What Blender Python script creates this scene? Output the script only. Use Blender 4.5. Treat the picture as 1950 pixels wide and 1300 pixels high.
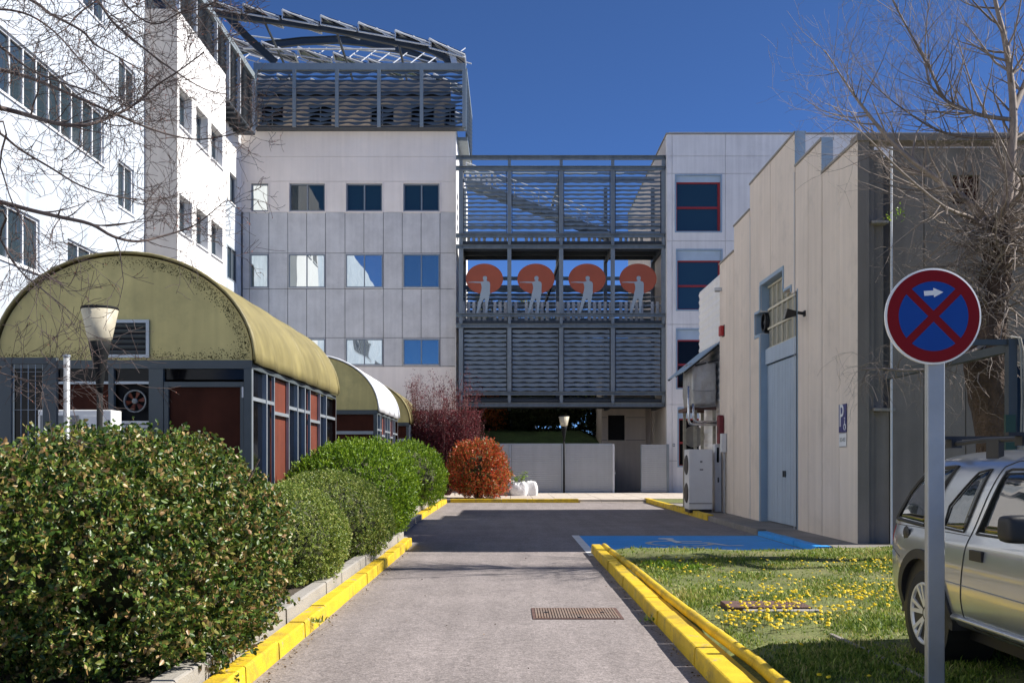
import bpy, bmesh, math, random
import numpy as np
from mathutils import Vector, Matrix
from mathutils.bvhtree import BVHTree

for _o in list(bpy.data.objects):
    bpy.data.objects.remove(_o)
random.seed(7)
SC = bpy.context.scene
COL = SC.collection
R = math.radians

# ------------------------------------------------------------------ camera
CAMZ = 1.6
F = 1950 * 35.0 / 36.0            # focal length in photo pixels
cam = bpy.data.cameras.new('camera')
cam.lens = 35.0
cam.sensor_width = 36.0
cam.shift_x = 5 / 1950
cam.shift_y = 230 / 1950
cam.clip_start = 0.05
cam.clip_end = 3000
camo = bpy.data.objects.new('camera', cam)
camo.location = (0, 0, CAMZ)
camo.rotation_euler = (R(90), 0, 0)
COL.objects.link(camo)
SC.camera = camo

# ------------------------------------------------------------------ sky and sun
SUN_EL, SUN_AZ = 42.5, 87.0       # azimuth measured from +Y towards +X
W = bpy.data.worlds.new('World')
SC.world = W
W.use_nodes = True
nt = W.node_tree
nt.nodes.clear()
sky = nt.nodes.new('ShaderNodeTexSky')
sky.sky_type = 'NISHITA'
sky.sun_disc = False
sky.sun_elevation = R(SUN_EL)
sky.sun_rotation = R(SUN_AZ)
sky.altitude = 7500
sky.air_density = 1.0
sky.dust_density = 0.0
sky.ozone_density = 10.0
bg = nt.nodes.new('ShaderNodeBackground')
bg.inputs[1].default_value = 0.102
wo = nt.nodes.new('ShaderNodeOutputWorld')
nt.links.new(sky.outputs[0], bg.inputs[0])
nt.links.new(bg.outputs[0], wo.inputs[0])

sl = bpy.data.lights.new('sun', 'SUN')
sl.energy = 4.9
sl.angle = R(0.5)
sl.color = (1.0, 0.95, 0.87)
so = bpy.data.objects.new('sun', sl)
so.location = (60, 3, 60)
sdir = Vector((math.sin(R(SUN_AZ)) * math.cos(R(SUN_EL)), math.cos(R(SUN_AZ)) * math.cos(R(SUN_EL)), math.sin(R(SUN_EL))))
so.rotation_euler = sdir.to_track_quat('Z', 'Y').to_euler()
COL.objects.link(so)

SC.view_settings.view_transform = 'Standard'
SC.view_settings.look = 'None'
SC.view_settings.exposure = 0.82
SC.view_settings.gamma = 1.0
SC.view_settings.use_curve_mapping = False
SC.cycles.max_bounces = 8
SC.cycles.diffuse_bounces = 4
SC.cycles.transparent_max_bounces = 8


# ------------------------------------------------------------------ helpers
def worg(o):
    v = Vector((0, 0, 0))
    while o is not None:
        v += o.location
        o = o.parent
    return v


def tag(o, label=None, cat=None, group=None, kind=None):
    if label: o['label'] = label
    if cat: o['category'] = cat
    if group: o['group'] = group
    if kind: o['kind'] = kind
    return o


def thing(name, label, cat, loc=(0, 0, 0), group=None):
    o = bpy.data.objects.new(name, None)
    o.empty_display_size = 0.2
    o.location = loc
    COL.objects.link(o)
    return tag(o, label, cat, group)


def link_mesh(name, me, mats, parent=None, smooth=False):
    if not isinstance(mats, (list, tuple)):
        mats = [mats]
    for m in mats:
        me.materials.append(m)
    if smooth:
        me.polygons.foreach_set('use_smooth', [True] * len(me.polygons))
    o = bpy.data.objects.new(name, me)
    COL.objects.link(o)
    if parent is not None:
        o.parent = parent
    return o


class MB:
    def __init__(s):
        s.v = []; s.f = []; s.m = []

    def add(s, vs, fs, m=0):
        b = len(s.v)
        s.v.extend([tuple(p) for p in vs])
        for f in fs:
            s.f.append([i + b for i in f]); s.m.append(m)
        return s

    def box(s, x0, x1, y0, y1, z0, z1, m=0):
        if x0 > x1: x0, x1 = x1, x0
        if y0 > y1: y0, y1 = y1, y0
        if z0 > z1: z0, z1 = z1, z0
        vs = [(x0, y0, z0), (x1, y0, z0), (x1, y1, z0), (x0, y1, z0), (x0, y0, z1), (x1, y0, z1), (x1, y1, z1), (x0, y1, z1)]
        return s.add(vs, [(0, 3, 2, 1), (4, 5, 6, 7), (0, 1, 5, 4), (1, 2, 6, 5), (2, 3, 7, 6), (3, 0, 4, 7)], m)

    def bar(s, a, b, w, h=None, m=0, up=(0, 0, 1)):
        """square bar from a to b"""
        a = Vector(a); b = Vector(b); h = w if h is None else h
        d = (b - a).normalized(); u = Vector(up)
        if abs(d.dot(u)) > .98: u = Vector((0, 1, 0))
        r = d.cross(u).normalized(); u = r.cross(d).normalized()
        vs = []
        for p in (a, b):
            for sx, sy in ((-1, -1), (1, -1), (1, 1), (-1, 1)):
                vs.append(p + r * (sx * w / 2) + u * (sy * h / 2))
        return s.add(vs, [(0, 1, 2, 3), (7, 6, 5, 4), (0, 4, 5, 1), (1, 5, 6, 2), (2, 6, 7, 3), (3, 7, 4, 0)], m)

    def prism(s, poly, fn, d0, d1, m=0):
        """poly: list of (u,v); fn(u,v,d)->xyz"""
        n = len(poly)
        vs = [fn(u, v, d0) for u, v in poly] + [fn(u, v, d1) for u, v in poly]
        fs = [tuple(range(n)), tuple(range(2 * n - 1, n - 1, -1))]
        for i in range(n):
            j = (i + 1) % n
            fs.append((i, i + n, j + n, j))
        return s.add(vs, fs, m)

    def tube(s, pts, rad, n=6, m=0, cap=True):
        pts = [Vector(p) for p in pts]
        if not isinstance(rad, (list, tuple)): rad = [rad] * len(pts)
        b = len(s.v); prev = None
        for i, p in enumerate(pts):
            if i == 0: d = pts[1] - p
            elif i == len(pts) - 1: d = p - pts[-2]
            else: d = pts[i + 1] - pts[i - 1]
            if d.length < 1e-9: d = Vector((0, 0, 1))
            d.normalize()
            if prev is None:
                u = Vector((0, 0, 1)) if abs(d.z) < .9 else Vector((1, 0, 0))
            else:
                u = prev
            r = d.cross(u)
            if r.length < 1e-6: r = d.cross(Vector((0.3, 0.5, 0.8)))
            r.normalize(); u = r.cross(d); prev = u
            for k in range(n):
                a = 2 * math.pi * k / n
                s.v.append(tuple(p + (r * math.cos(a) + u * math.sin(a)) * rad[i]))
        for i in range(len(pts) - 1):
            for k in range(n):
                k2 = (k + 1) % n
                s.f.append([b + i * n + k, b + i * n + k2, b + (i + 1) * n + k2, b + (i + 1) * n + k]); s.m.append(m)
        if cap:
            s.f.append([b + k for k in range(n)][::-1]); s.m.append(m)
            e = b + (len(pts) - 1) * n
            s.f.append([e + k for k in range(n)]); s.m.append(m)
        return s

    def lathe(s, prof, c, n=24, m=0, axis='z', cap=True):
        """prof: list of (r,h)"""
        b = len(s.v); c = Vector(c)
        for r, h in prof:
            for k in range(n):
                a = 2 * math.pi * k / n
                p = (r * math.cos(a), r * math.sin(a), h)
                if axis == 'x': p = (h, p[0], p[1])
                if axis == 'y': p = (p[0], h, p[1])
                s.v.append(tuple(c + Vector(p)))
        for i in range(len(prof) - 1):
            for k in range(n):
                k2 = (k + 1) % n
                s.f.append([b + i * n + k, b + i * n + k2, b + (i + 1) * n + k2, b + (i + 1) * n + k]); s.m.append(m)
        if cap:
            s.f.append([b + k for k in range(n)][::-1]); s.m.append(m)
            e = b + (len(prof) - 1) * n
            s.f.append([e + k for k in range(n)]); s.m.append(m)
        return s

    def mesh(s, name, org=(0, 0, 0)):
        me = bpy.data.meshes.new(name)
        o = Vector(org)
        me.from_pydata([tuple(Vector(p) - o) for p in s.v], [], s.f)
        if any(s.m): me.polygons.foreach_set('material_index', s.m)
        me.update()
        return me

    def build(s, name, mats, parent=None, smooth=False, bevel=0, fix=False):
        me = s.mesh(name, worg(parent) if parent else (0, 0, 0))
        if fix:
            bm = bmesh.new(); bm.from_mesh(me); bmesh.ops.recalc_face_normals(bm, faces=bm.faces); bm.to_mesh(me); bm.free()
        o = link_mesh(name, me, mats, parent, smooth)
        if bevel:
            bv = o.modifiers.new('bevel', 'BEVEL'); bv.width = bevel; bv.segments = 2; bv.limit_method = 'ANGLE'
        return o


def place(name, me, loc, parent):
    """another object that shares mesh data"""
    o = bpy.data.objects.new(name, me)
    COL.objects.link(o); o.parent = parent; o.location = loc
    return o


def copy_tree(o, parent=None):
    c = o.copy(); COL.objects.link(c); c.parent = parent
    for ch in list(o.children): copy_tree(ch, c)
    return c


def P(x, y, D):
    return Vector(((x - 970) * D / F, D, CAMZ + (880 - y) * D / F))


def PX(x, D): return (x - 970) * D / F
def PZ(y, D): return CAMZ + (880 - y) * D / F


class Wall:
    """u along the wall, z up, d outwards. axis 'y': wall at Y=c seen from -Y (u=X). axis 'x': wall at X=c (u=Y), out = +1/-1"""
    def __init__(s, axis, c, out):
        s.axis, s.c, s.out = axis, c, out

    def p(s, u, z, d):
        return (u, s.c + s.out * d, z) if s.axis == 'y' else (s.c + s.out * d, u, z)

    def box(s, mb, u0, u1, z0, z1, d0, d1, m=0):
        a = s.p(u0, z0, d0); b = s.p(u1, z1, d1)
        return mb.box(a[0], b[0], a[1], b[1], a[2], b[2], m)

    def solid(s, mb, u0, u1, z0, z1, holes, d0, d1, m=0):
        us = sorted({u0, u1} | {min(max(h[i], u0), u1) for h in holes for i in (0, 1)})
        zs = sorted({z0, z1} | {min(max(h[i], z0), z1) for h in holes for i in (2, 3)})
        for a, b in zip(zs, zs[1:]):
            zc = (a + b) / 2; run = None
            for c, d in zip(us, us[1:]):
                uc = (c + d) / 2
                if any(h[0] < uc < h[1] and h[2] < zc < h[3] for h in holes):
                    if run: s.box(mb, run[0], run[1], a, b, d0, d1, m); run = None
                else:
                    run = (run[0], d) if run else (c, d)
            if run: s.box(mb, run[0], run[1], a, b, d0, d1, m)
        return mb


# ------------------------------------------------------------------ materials
def nn(nt, t, **kw):
    n = nt.nodes.new(t)
    for k, v in kw.items():
        if k.startswith('i_'):
            n.inputs[k[2:].replace('_', ' ')].default_value = v
        else:
            setattr(n, k, v)
    return n


def mat(name, col, rough=.7, var=.12, scale=1.5, bump=.15, bscale=45, metal=0.0, spec=.5, streak=0.0,
        stain=None, stain_amt=.5, stain_scale=2.0, coat=0.0, fine=0.0, fscale=150, island=0.0, trans=None, coords='pos', bdist=.02, stain_lo=.5, chip=None, chip_scale=6.0, chip_lo=.6):
    m = bpy.data.materials.new(name); m.use_nodes = True
    nt = m.node_tree; L = nt.links.new
    b = nt.nodes['Principled BSDF']
    b.inputs['Roughness'].default_value = rough
    b.inputs['Metallic'].default_value = metal
    b.inputs['Specular IOR Level'].default_value = spec
    b.inputs['Coat Weight'].default_value = coat
    if coords == 'pos':
        co = nn(nt, 'ShaderNodeNewGeometry').outputs['Position']
    else:
        co = nn(nt, 'ShaderNodeTexCoord').outputs['Object']
    c = None

    def mul(prev, fac_socket, lo, hi):
        mr = nn(nt, 'ShaderNodeMapRange'); mr.inputs[1].default_value = .3; mr.inputs[2].default_value = .7
        mr.inputs[3].default_value = lo; mr.inputs[4].default_value = hi
        L(fac_socket, mr.inputs[0])
        mx = nn(nt, 'ShaderNodeVectorMath', operation='SCALE')
        if prev is None: mx.inputs[0].default_value = col[:3]
        else: L(prev, mx.inputs[0])
        L(mr.outputs[0], mx.inputs['Scale'])
        return mx.outputs[0]

    if var:
        n1 = nn(nt, 'ShaderNodeTexNoise', i_Scale=scale, i_Detail=6.0, i_Roughness=.62); L(co, n1.inputs['Vector'])
        c = mul(c, n1.outputs[0], 1 - var, 1 + var)
    if streak:
        mp = nn(nt, 'ShaderNodeMapping'); mp.inputs['Scale'].default_value = (5, 5, .25); L(co, mp.inputs[0])
        n2 = nn(nt, 'ShaderNodeTexNoise', i_Scale=1.0, i_Detail=5.0); L(mp.outputs[0], n2.inputs['Vector'])
        c = mul(c, n2.outputs[0], 1 - streak, 1 + streak * .5)
    if fine:
        n3 = nn(nt, 'ShaderNodeTexNoise', i_Scale=fscale, i_Detail=2.0); L(co, n3.inputs['Vector'])
        c = mul(c, n3.outputs[0], 1 - fine, 1 + fine)
    if island:
        ge = nn(nt, 'ShaderNodeNewGeometry')
        mr = nn(nt, 'ShaderNodeMapRange'); mr.inputs[3].default_value = .3; mr.inputs[4].default_value = .7
        L(ge.outputs['Random Per Island'], mr.inputs[0])
        c = mul(c, mr.outputs[0], 1 - island, 1 + island)
    if stain:
        n4 = nn(nt, 'ShaderNodeTexNoise', i_Scale=stain_scale, i_Detail=8.0, i_Roughness=.7); L(co, n4.inputs['Vector'])
        mr = nn(nt, 'ShaderNodeMapRange'); mr.inputs[1].default_value = stain_lo; mr.inputs[2].default_value = stain_lo + .22
        mr.inputs[3].default_value = 0; mr.inputs[4].default_value = stain_amt
        L(n4.outputs[0], mr.inputs[0])
        mx = nn(nt, 'ShaderNodeMix', data_type='RGBA')
        L(mr.outputs[0], mx.inputs[0])
        if c is None: mx.inputs[6].default_value = (*col[:3], 1)
        else: L(c, mx.inputs[6])
        mx.inputs[7].default_value = (*stain, 1)
        c = mx.outputs[2]
    if chip:                                             # sharp-edged worn spots
        n5 = nn(nt, 'ShaderNodeTexNoise', i_Scale=chip_scale, i_Detail=10.0, i_Roughness=.75); L(co, n5.inputs['Vector'])
        mr = nn(nt, 'ShaderNodeMapRange'); mr.inputs[1].default_value = chip_lo; mr.inputs[2].default_value = chip_lo + .04
        L(n5.outputs[0], mr.inputs[0])
        mx = nn(nt, 'ShaderNodeMix', data_type='RGBA'); L(mr.outputs[0], mx.inputs[0])
        if c is None: mx.inputs[6].default_value = (*col[:3], 1)
        else: L(c, mx.inputs[6])
        mx.inputs[7].default_value = (*chip, 1); c = mx.outputs[2]
    if c is None: b.inputs['Base Color'].default_value = (*col[:3], 1)
    else: L(c, b.inputs['Base Color'])
    if bump:
        nb = nn(nt, 'ShaderNodeTexNoise', i_Scale=bscale, i_Detail=4.0); L(co, nb.inputs['Vector'])
        bp = nn(nt, 'ShaderNodeBump', i_Strength=bump, i_Distance=bdist)
        L(nb.outputs[0], bp.inputs['Height']); L(bp.outputs[0], b.inputs['Normal'])
    if trans:
        tr = nn(nt, 'ShaderNodeBsdfTranslucent')
        if c is None: tr.inputs[0].default_value = (*col[:3], 1)
        else: L(c, tr.inputs[0])
        mx = nn(nt, 'ShaderNodeMixShader', i_Fac=trans)
        L(b.outputs[0], mx.inputs[1]); L(tr.outputs[0], mx.inputs[2])
        L(mx.outputs[0], nt.nodes['Material Output'].inputs[0])
    return m


def leaf_mat(name, stops, rough=.42, trans=.3, spec=.5, patch=.35, pscale=2.5):
    """stops: list of (pos, colour) chosen at random per leaf, with soft patches of plant-wide variation"""
    m = bpy.data.materials.new(name); m.use_nodes = True
    nt = m.node_tree; L = nt.links.new
    b = nt.nodes['Principled BSDF']; b.inputs['Roughness'].default_value = rough; b.inputs['Specular IOR Level'].default_value = spec
    ge = nn(nt, 'ShaderNodeNewGeometry')
    no = nn(nt, 'ShaderNodeTexNoise', i_Scale=pscale, i_Detail=2.0); L(ge.outputs['Position'], no.inputs['Vector'])
    ma = nn(nt, 'ShaderNodeMath', operation='MULTIPLY_ADD'); ma.inputs[1].default_value = patch * 2; ma.inputs[2].default_value = -patch
    L(no.outputs[0], ma.inputs[0])
    ad = nn(nt, 'ShaderNodeMath', operation='ADD', use_clamp=True)
    L(ge.outputs['Random Per Island'], ad.inputs[0]); L(ma.outputs[0], ad.inputs[1])
    cr = nn(nt, 'ShaderNodeValToRGB'); e = cr.color_ramp.elements
    while len(e) < len(stops): e.new(.5)
    for k, (p, c) in enumerate(stops):
        e[k].position = p; e[k].color = (*c, 1)
    L(ad.outputs[0], cr.inputs[0]); L(cr.outputs[0], b.inputs['Base Color'])
    tr = nn(nt, 'ShaderNodeBsdfTranslucent'); L(cr.outputs[0], tr.inputs[0])
    mx = nn(nt, 'ShaderNodeMixShader', i_Fac=trans)
    L(b.outputs[0], mx.inputs[1]); L(tr.outputs[0], mx.inputs[2]); L(mx.outputs[0], nt.nodes['Material Output'].inputs[0])
    return m


def glass_mat(name, col, rough=.02, metal=0.0, spec=1.0, wave=.03, wscale=1.2):
    m = bpy.data.materials.new(name); m.use_nodes = True
    nt = m.node_tree; L = nt.links.new
    b = nt.nodes['Principled BSDF']
    b.inputs['Base Color'].default_value = (*col, 1); b.inputs['Roughness'].default_value = rough
    b.inputs['Metallic'].default_value = metal; b.inputs['Specular IOR Level'].default_value = spec
    co = nn(nt, 'ShaderNodeNewGeometry').outputs['Position']
    nb = nn(nt, 'ShaderNodeTexNoise', i_Scale=wscale, i_Detail=1.0); L(co, nb.inputs['Vector'])
    bp = nn(nt, 'ShaderNodeBump', i_Strength=wave, i_Distance=.2)
    L(nb.outputs[0], bp.inputs['Height']); L(bp.outputs[0], b.inputs['Normal'])
    return m


M = {}
M['asphalt'] = mat('asphalt', (.29, .243, .228), .85, .10, .45, .25, 110, fine=.42, fscale=85, stain=(.20, .175, .175), stain_amt=.55, stain_scale=.55, stain_lo=.50)
def asphalt_mat():
    m = bpy.data.materials.new('asphalt'); m.use_nodes = True; nt = m.node_tree; L = nt.links.new
    b = nt.nodes['Principled BSDF']; b.inputs['Roughness'].default_value = .88; b.inputs['Specular IOR Level'].default_value = .3
    co = nn(nt, 'ShaderNodeNewGeometry').outputs['Position']
    def rng_(sock, a, c, lo, hi):
        r = nn(nt, 'ShaderNodeMapRange'); r.inputs[1].default_value = a; r.inputs[2].default_value = c; r.inputs[3].default_value = lo; r.inputs[4].default_value = hi
        L(sock, r.inputs[0]); return r.outputs[0]
    facs = []
    v = nn(nt, 'ShaderNodeTexVoronoi', i_Scale=70.0); L(co, v.inputs['Vector'])
    sx_ = nn(nt, 'ShaderNodeSeparateColor'); L(v.outputs['Color'], sx_.inputs[0]); facs.append(rng_(sx_.outputs[0], 0, 1, .74, 1.26))
    v2 = nn(nt, 'ShaderNodeTexVoronoi', i_Scale=26.0); L(co, v2.inputs['Vector'])
    s2_ = nn(nt, 'ShaderNodeSeparateColor'); L(v2.outputs['Color'], s2_.inputs[0]); facs.append(rng_(s2_.outputs[1], 0, 1, .86, 1.12))
    n1 = nn(nt, 'ShaderNodeTexNoise', i_Scale=.8, i_Detail=6.0, i_Roughness=.65); L(co, n1.inputs['Vector']); facs.append(rng_(n1.outputs[0], .35, .65, .88, 1.07))
    mp = nn(nt, 'ShaderNodeMapping'); mp.inputs['Scale'].default_value = (3.2, .22, 1); L(co, mp.inputs[0])
    n2 = nn(nt, 'ShaderNodeTexNoise', i_Scale=1.0, i_Detail=4.0); L(mp.outputs[0], n2.inputs['Vector']); facs.append(rng_(n2.outputs[0], .38, .62, .91, 1.05))
    n3 = nn(nt, 'ShaderNodeTexNoise', i_Scale=1.6, i_Detail=3.0); L(co, n3.inputs['Vector'])
    ds = nn(nt, 'ShaderNodeVectorMath', operation='SCALE'); L(n3.outputs['Color'], ds.inputs[0]); ds.inputs['Scale'].default_value = .9
    ad = nn(nt, 'ShaderNodeVectorMath', operation='ADD'); L(co, ad.inputs[0]); L(ds.outputs[0], ad.inputs[1])
    v3 = nn(nt, 'ShaderNodeTexVoronoi', i_Scale=.33); v3.feature = 'DISTANCE_TO_EDGE'; L(ad.outputs[0], v3.inputs['Vector']); facs.append(rng_(v3.outputs['Distance'], 0, .004, .78, 1.0))
    n4 = nn(nt, 'ShaderNodeTexNoise', i_Scale=2.2, i_Detail=2.0); L(co, n4.inputs['Vector']); facs.append(rng_(n4.outputs[0], .68, .76, 1.0, .72))
    c = None
    for f in facs:
        s = nn(nt, 'ShaderNodeVectorMath', operation='SCALE')
        if c is None: s.inputs[0].default_value = (.245, .215, .207)
        else: L(c, s.inputs[0])
        L(f, s.inputs['Scale']); c = s.outputs[0]
    L(c, b.inputs['Base Color'])
    bp = nn(nt, 'ShaderNodeBump', i_Strength=.35, i_Distance=.008); L(v.outputs['Distance'], bp.inputs['Height']); L(bp.outputs[0], b.inputs['Normal'])
    return m
M['asphalt'] = asphalt_mat()
M['ground'] = mat('ground', (.27, .245, .21), .95, .3, .6, .5, 20)
M['soil'] = mat('soil', (.07, .055, .04), .95, .35, 4, .8, 30, fine=.4, fscale=90)
M['lawn'] = mat('lawn', (.12, .14, .038), .95, .45, 1.6, .8, 30, fine=.5, fscale=60, stain=(.14, .105, .06), stain_amt=.8, stain_scale=.8, stain_lo=.48)
M['bank'] = mat('bank', (.045, .085, .02), .95, .4, 1.2, .8, 20, fine=.5, fscale=40)
M['yellow'] = mat('yellow_paint', (.66, .45, .014), .6, .14, 3, .35, 60, stain=(.16, .12, .05), stain_amt=.75, stain_scale=2.4, stain_lo=.50, fine=.14, chip=(.30, .27, .22), chip_scale=4.0, chip_lo=.60)
M['concrete'] = mat('concrete', (.31, .29, .26), .85, .2, 2, .4, 60, fine=.15, stain=(.2, .18, .15), stain_amt=.5)
M['slab'] = mat('slab', (.48, .42, .36), .85, .15, 1.2, .3, 60, fine=.12, island=.1)
M['walk'] = mat('walk', (.22, .20, .18), .88, .25, .9, .4, 60, fine=.2, stain=(.12, .11, .10), stain_amt=.5, stain_scale=1.2)
M['blue_paint'] = mat('blue_paint', (.025, .32, .76), .6, .14, 1.5, .3, 120, fine=.15, stain=(.16, .16, .17), stain_amt=.55, stain_scale=4, stain_lo=.62)
M['white_paint'] = mat('white_paint', (.74, .74, .72), .7, .1, 3, .2, 120, stain=(.3, .3, .3), stain_amt=.6, stain_scale=6, stain_lo=.58)
M['facade'] = mat('facade', (.88, .795, .72), .75, .07, .5, .12, 40, streak=.06, stain=(.84, .79, .75), stain_amt=.5, stain_scale=.6)
M['panel'] = mat('panel', (.60, .585, .575), .6, .13, .9, .08, 30, streak=.08, fine=.04, fscale=25, stain=(.72, .70, .68), stain_amt=.6, stain_scale=1.3, island=.05)
M['white_wall'] = mat('white_wall', (.80, .78, .76), .75, .05, .6, .12, 40, streak=.05)
M['blue_wall'] = mat('blue_wall', (.47, .52, .58), .7, .10, 1.2, .15, 30, streak=.16, stain=(.68, .69, .72), stain_amt=.8, stain_scale=1.1)
M['beige_wall'] = mat('beige_wall', (.60, .53, .46), .8, .08, .7, .15, 40, streak=.08)  # beige plaster, also the painted shade of the bay cheek
M['joint'] = mat('joint', (.16, .16, .165), .8, .1)
M['bldg_white'] = mat('building_white', (.78, .76, .735), .75, .07, .6, .12, 40, streak=.10, stain=(.45, .45, .46), stain_amt=.35, stain_scale=.8, stain_lo=.56)
M['shop_wall'] = mat('workshop_wall', (.77, .655, .55), .85, .07, .5, .2, 35, streak=.08, stain=(.44, .39, .34), stain_amt=.45, stain_scale=.9, stain_lo=.53)
M['shop_shade_grey'] = mat('workshop_shade_grey', (.22, .195, .168), .85, .12, .8, .2, 35, streak=.15)  # shade on the workshop's end wall is put into this dark colour
M['blue_metal'] = mat('blue_metal', (.30, .40, .50), .5, .06, 1.5, .05, 30, streak=.10, spec=.4)
M['door_blue'] = mat('door_blue', (.40, .48, .57), .5, .05, 1.5, .06, 30, streak=.10)
M['steel'] = mat('grey_steel', (.20, .235, .26), .5, .14, 1.0, .1, 30, streak=.18, metal=.15)
M['slat'] = mat('grey_slat', (.25, .29, .31), .45, .10, 1.0, .06, 20, streak=.08, metal=.2)
M['slat_dark'] = mat('dark_slat', (.17, .21, .24), .4, .12, .8, .05, 20, metal=.4)
M['dark_steel'] = mat('dark_steel', (.05, .06, .07), .5, .15, .8, .05, 20, metal=.2)
M['galv'] = mat('galvanised', (.40, .41, .42), .52, .10, 3, .06, 30, metal=.6, streak=.06)
M['light_tube'] = mat('light_tube', (.62, .64, .66), .4, .05, 3, 0, metal=.3)
M['solar'] = mat('solar_glass', (.035, .05, .10), .2, .1, 3, 0, spec=.7)
M['disc_red'] = mat('disc_red', (.36, .080, .035), .6, .08, 1.5, .05, 40)
M['figure'] = mat('figure_blue', (.33, .39, .43), .5, .05, 2, .04, 40)
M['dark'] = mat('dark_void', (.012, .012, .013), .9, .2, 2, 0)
M['brown'] = mat('brown_panel', (.055, .016, .009), .7, .25, 2, .1, 30, streak=.2, spec=.12)
M['red_panel'] = mat('red_panel', (.15, .034, .016), .6, .18, 2, .1, 30, streak=.15)
M['vault'] = mat('vault_fibreglass', (.255, .215, .088), .45, .16, .9, .2, 8, streak=.22, stain=(.15, .125, .05), stain_amt=.75, stain_scale=1.3, stain_lo=.5, spec=.5)
M['vault_end'] = mat('vault_end', (.60, .505, .205), .65, .10, .8, .12, 12, streak=.16, stain=(.36, .31, .13), stain_amt=.7, stain_scale=.9, stain_lo=.48)
M['vault_sunlit'] = mat('vault_sunlit', (.74, .76, .80), .4, .08, 1.2, .15, 8, streak=.1)  # sun's reflection on the second vault, put into a white colour
M['moss'] = mat('moss', (.07, .06, .02), .95, .3, 10, .3, 60)
M['frame_blue'] = mat('frame_blue_grey', (.08, .096, .104), .5, .08, 2, .05, 30, spec=.3)
M['frame_lit'] = mat('frame_lit_grey', (.36, .40, .44), .4, .08, 2, .04, 30, metal=.4)  # pale frame metal; sunlit tone of the kiosk's side posts is in the colour
M['pane_dark'] = glass_mat('pane_dark', (.005, .005, .006), .08, 0, .18, .02)
M['glass_tint'] = glass_mat('glass_tint', (.010, .032, .044), .02, .08, .9, .025, .8)
M['glass_mirror'] = glass_mat('glass_mirror', (.52, .57, .58), .01, .95, .8, .016, 1.1)
M['glass_teal'] = glass_mat('glass_teal', (.26, .36, .38), .02, .9, .8, .016, 1.3)
M['glass_side'] = glass_mat('glass_side', (.03, .045, .055), .03, 0, .8, .02, .8)
M['frame_white'] = mat('frame_white', (.66, .67, .68), .5, .05, 2, 0)
M['frame_grey'] = mat('frame_grey', (.22, .25, .28), .5, .05, 2, 0)
M['frame_red'] = mat('frame_red', (.30, .02, .02), .45, .1, 2, 0)
M['blind'] = mat('blind', (.42, .52, .62), .7, .06, 2, 0)
M['cream'] = mat('cream_bar', (.66, .60, .45), .6, .08, 4, .05)
M['sheet'] = mat('frosted_pane', (.26, .25, .20), .35, .1, 1.5, 0, spec=.6)
M['white_metal'] = mat('white_metal', (.72, .72, .71), .42, .05, 2, .03, 30, coords='obj')
M['grey_grille'] = mat('grey_grille', (.22, .23, .23), .6, .1, 3, 0)
M['black'] = mat('black_plastic', (.014, .014, .015), .5, .1, 5, .05, 80)
M['red_box'] = mat('red_plastic', (.42, .02, .02), .4, .08, 6, 0)
M['lamp_shade'] = mat('lamp_shade', (.66, .60, .46), .5, .12, 5, .05, 30, streak=.12, trans=.3, stain=(.30, .26, .17), stain_amt=.5, stain_scale=7, stain_lo=.5)
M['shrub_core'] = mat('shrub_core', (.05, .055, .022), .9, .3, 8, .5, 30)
M['lamp_pole'] = mat('lamp_pole', (.012, .013, .014), .75, .1, 5, .05, 40, spec=.15)
M['gate_slat'] = mat('gate_slat', (.40, .42, .44), .45, .05, 1, .04, 20, metal=.3, streak=.06)
M['bag'] = mat('bag_white', (.80, .80, .80), .7, .04, 4, .6, 14, coords='obj', bdist=.04)
M['bag_grey'] = mat('bag_grey', (.50, .49, .48), .7, .08, 4, .6, 14, coords='obj', bdist=.04)
M['bark'] = mat('bark', (.095, .06, .042), .95, .35, 6, 1.0, 22, streak=.45, bdist=.06)
M['twig_pale'] = mat('twig_pale', (.23, .185, .155), .8, .25, 6, .1, 60, island=.35)
M['twig_dark'] = mat('twig_dark', (.085, .062, .056), .8, .2, 8, .2, 80, island=.3)
M['bud'] = mat('bud_red', (.24, .075, .045), .7, .2, 30, 0, island=.5)
M['twig_plum'] = mat('twig_plum', (.14, .06, .055), .8, .2, 20, 0, island=.3)
M['wood'] = mat('shrub_wood', (.09, .065, .045), .9, .3, 10, .3, 60)
M['rust'] = mat('rusty_iron', (.21, .16, .13), .75, .2, 6, .2, 60, stain=(.27, .13, .06), stain_amt=.55, stain_scale=2.5, stain_lo=.46, fine=.2)
M['rust_brown'] = mat('rusty_brown', (.11, .06, .05), .85, .25, 8, .3, 60)
M['sign_blue'] = mat('sign_blue', (.008, .06, .30), .6, .03, 8, 0, spec=.2)
M['sign_red'] = mat('sign_red', (.20, .004, .008), .6, .03, 8, 0, spec=.2)
M['sign_white'] = mat('sign_white', (.78, .78, .78), .4, .03, 8, 0)
M['sign_navy'] = mat('sign_navy', (.02, .025, .16), .4, .05, 8, 0)
M['ink'] = mat('ink_black', (.02, .02, .02), .6, 0, 1, 0)
M['plastic_wrap'] = mat('plastic_wrap', (.42, .41, .39), .25, .15, 3, .9, 7, spec=.7, bdist=.05)
M['pipe'] = mat('chrome_pipe', (.62, .63, .64), .25, .05, 3, 0, metal=.9)
M['rail_glass'] = glass_mat('rail_glass', (.30, .42, .52), .1, 0, .8)
# ================================================================== ground, road, kerbs
mb = MB(); mb.box(-900, 900, -300, 1500, -1.0, -.06)
tag(mb.build('ground', M['ground']), kind='structure')

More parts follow.
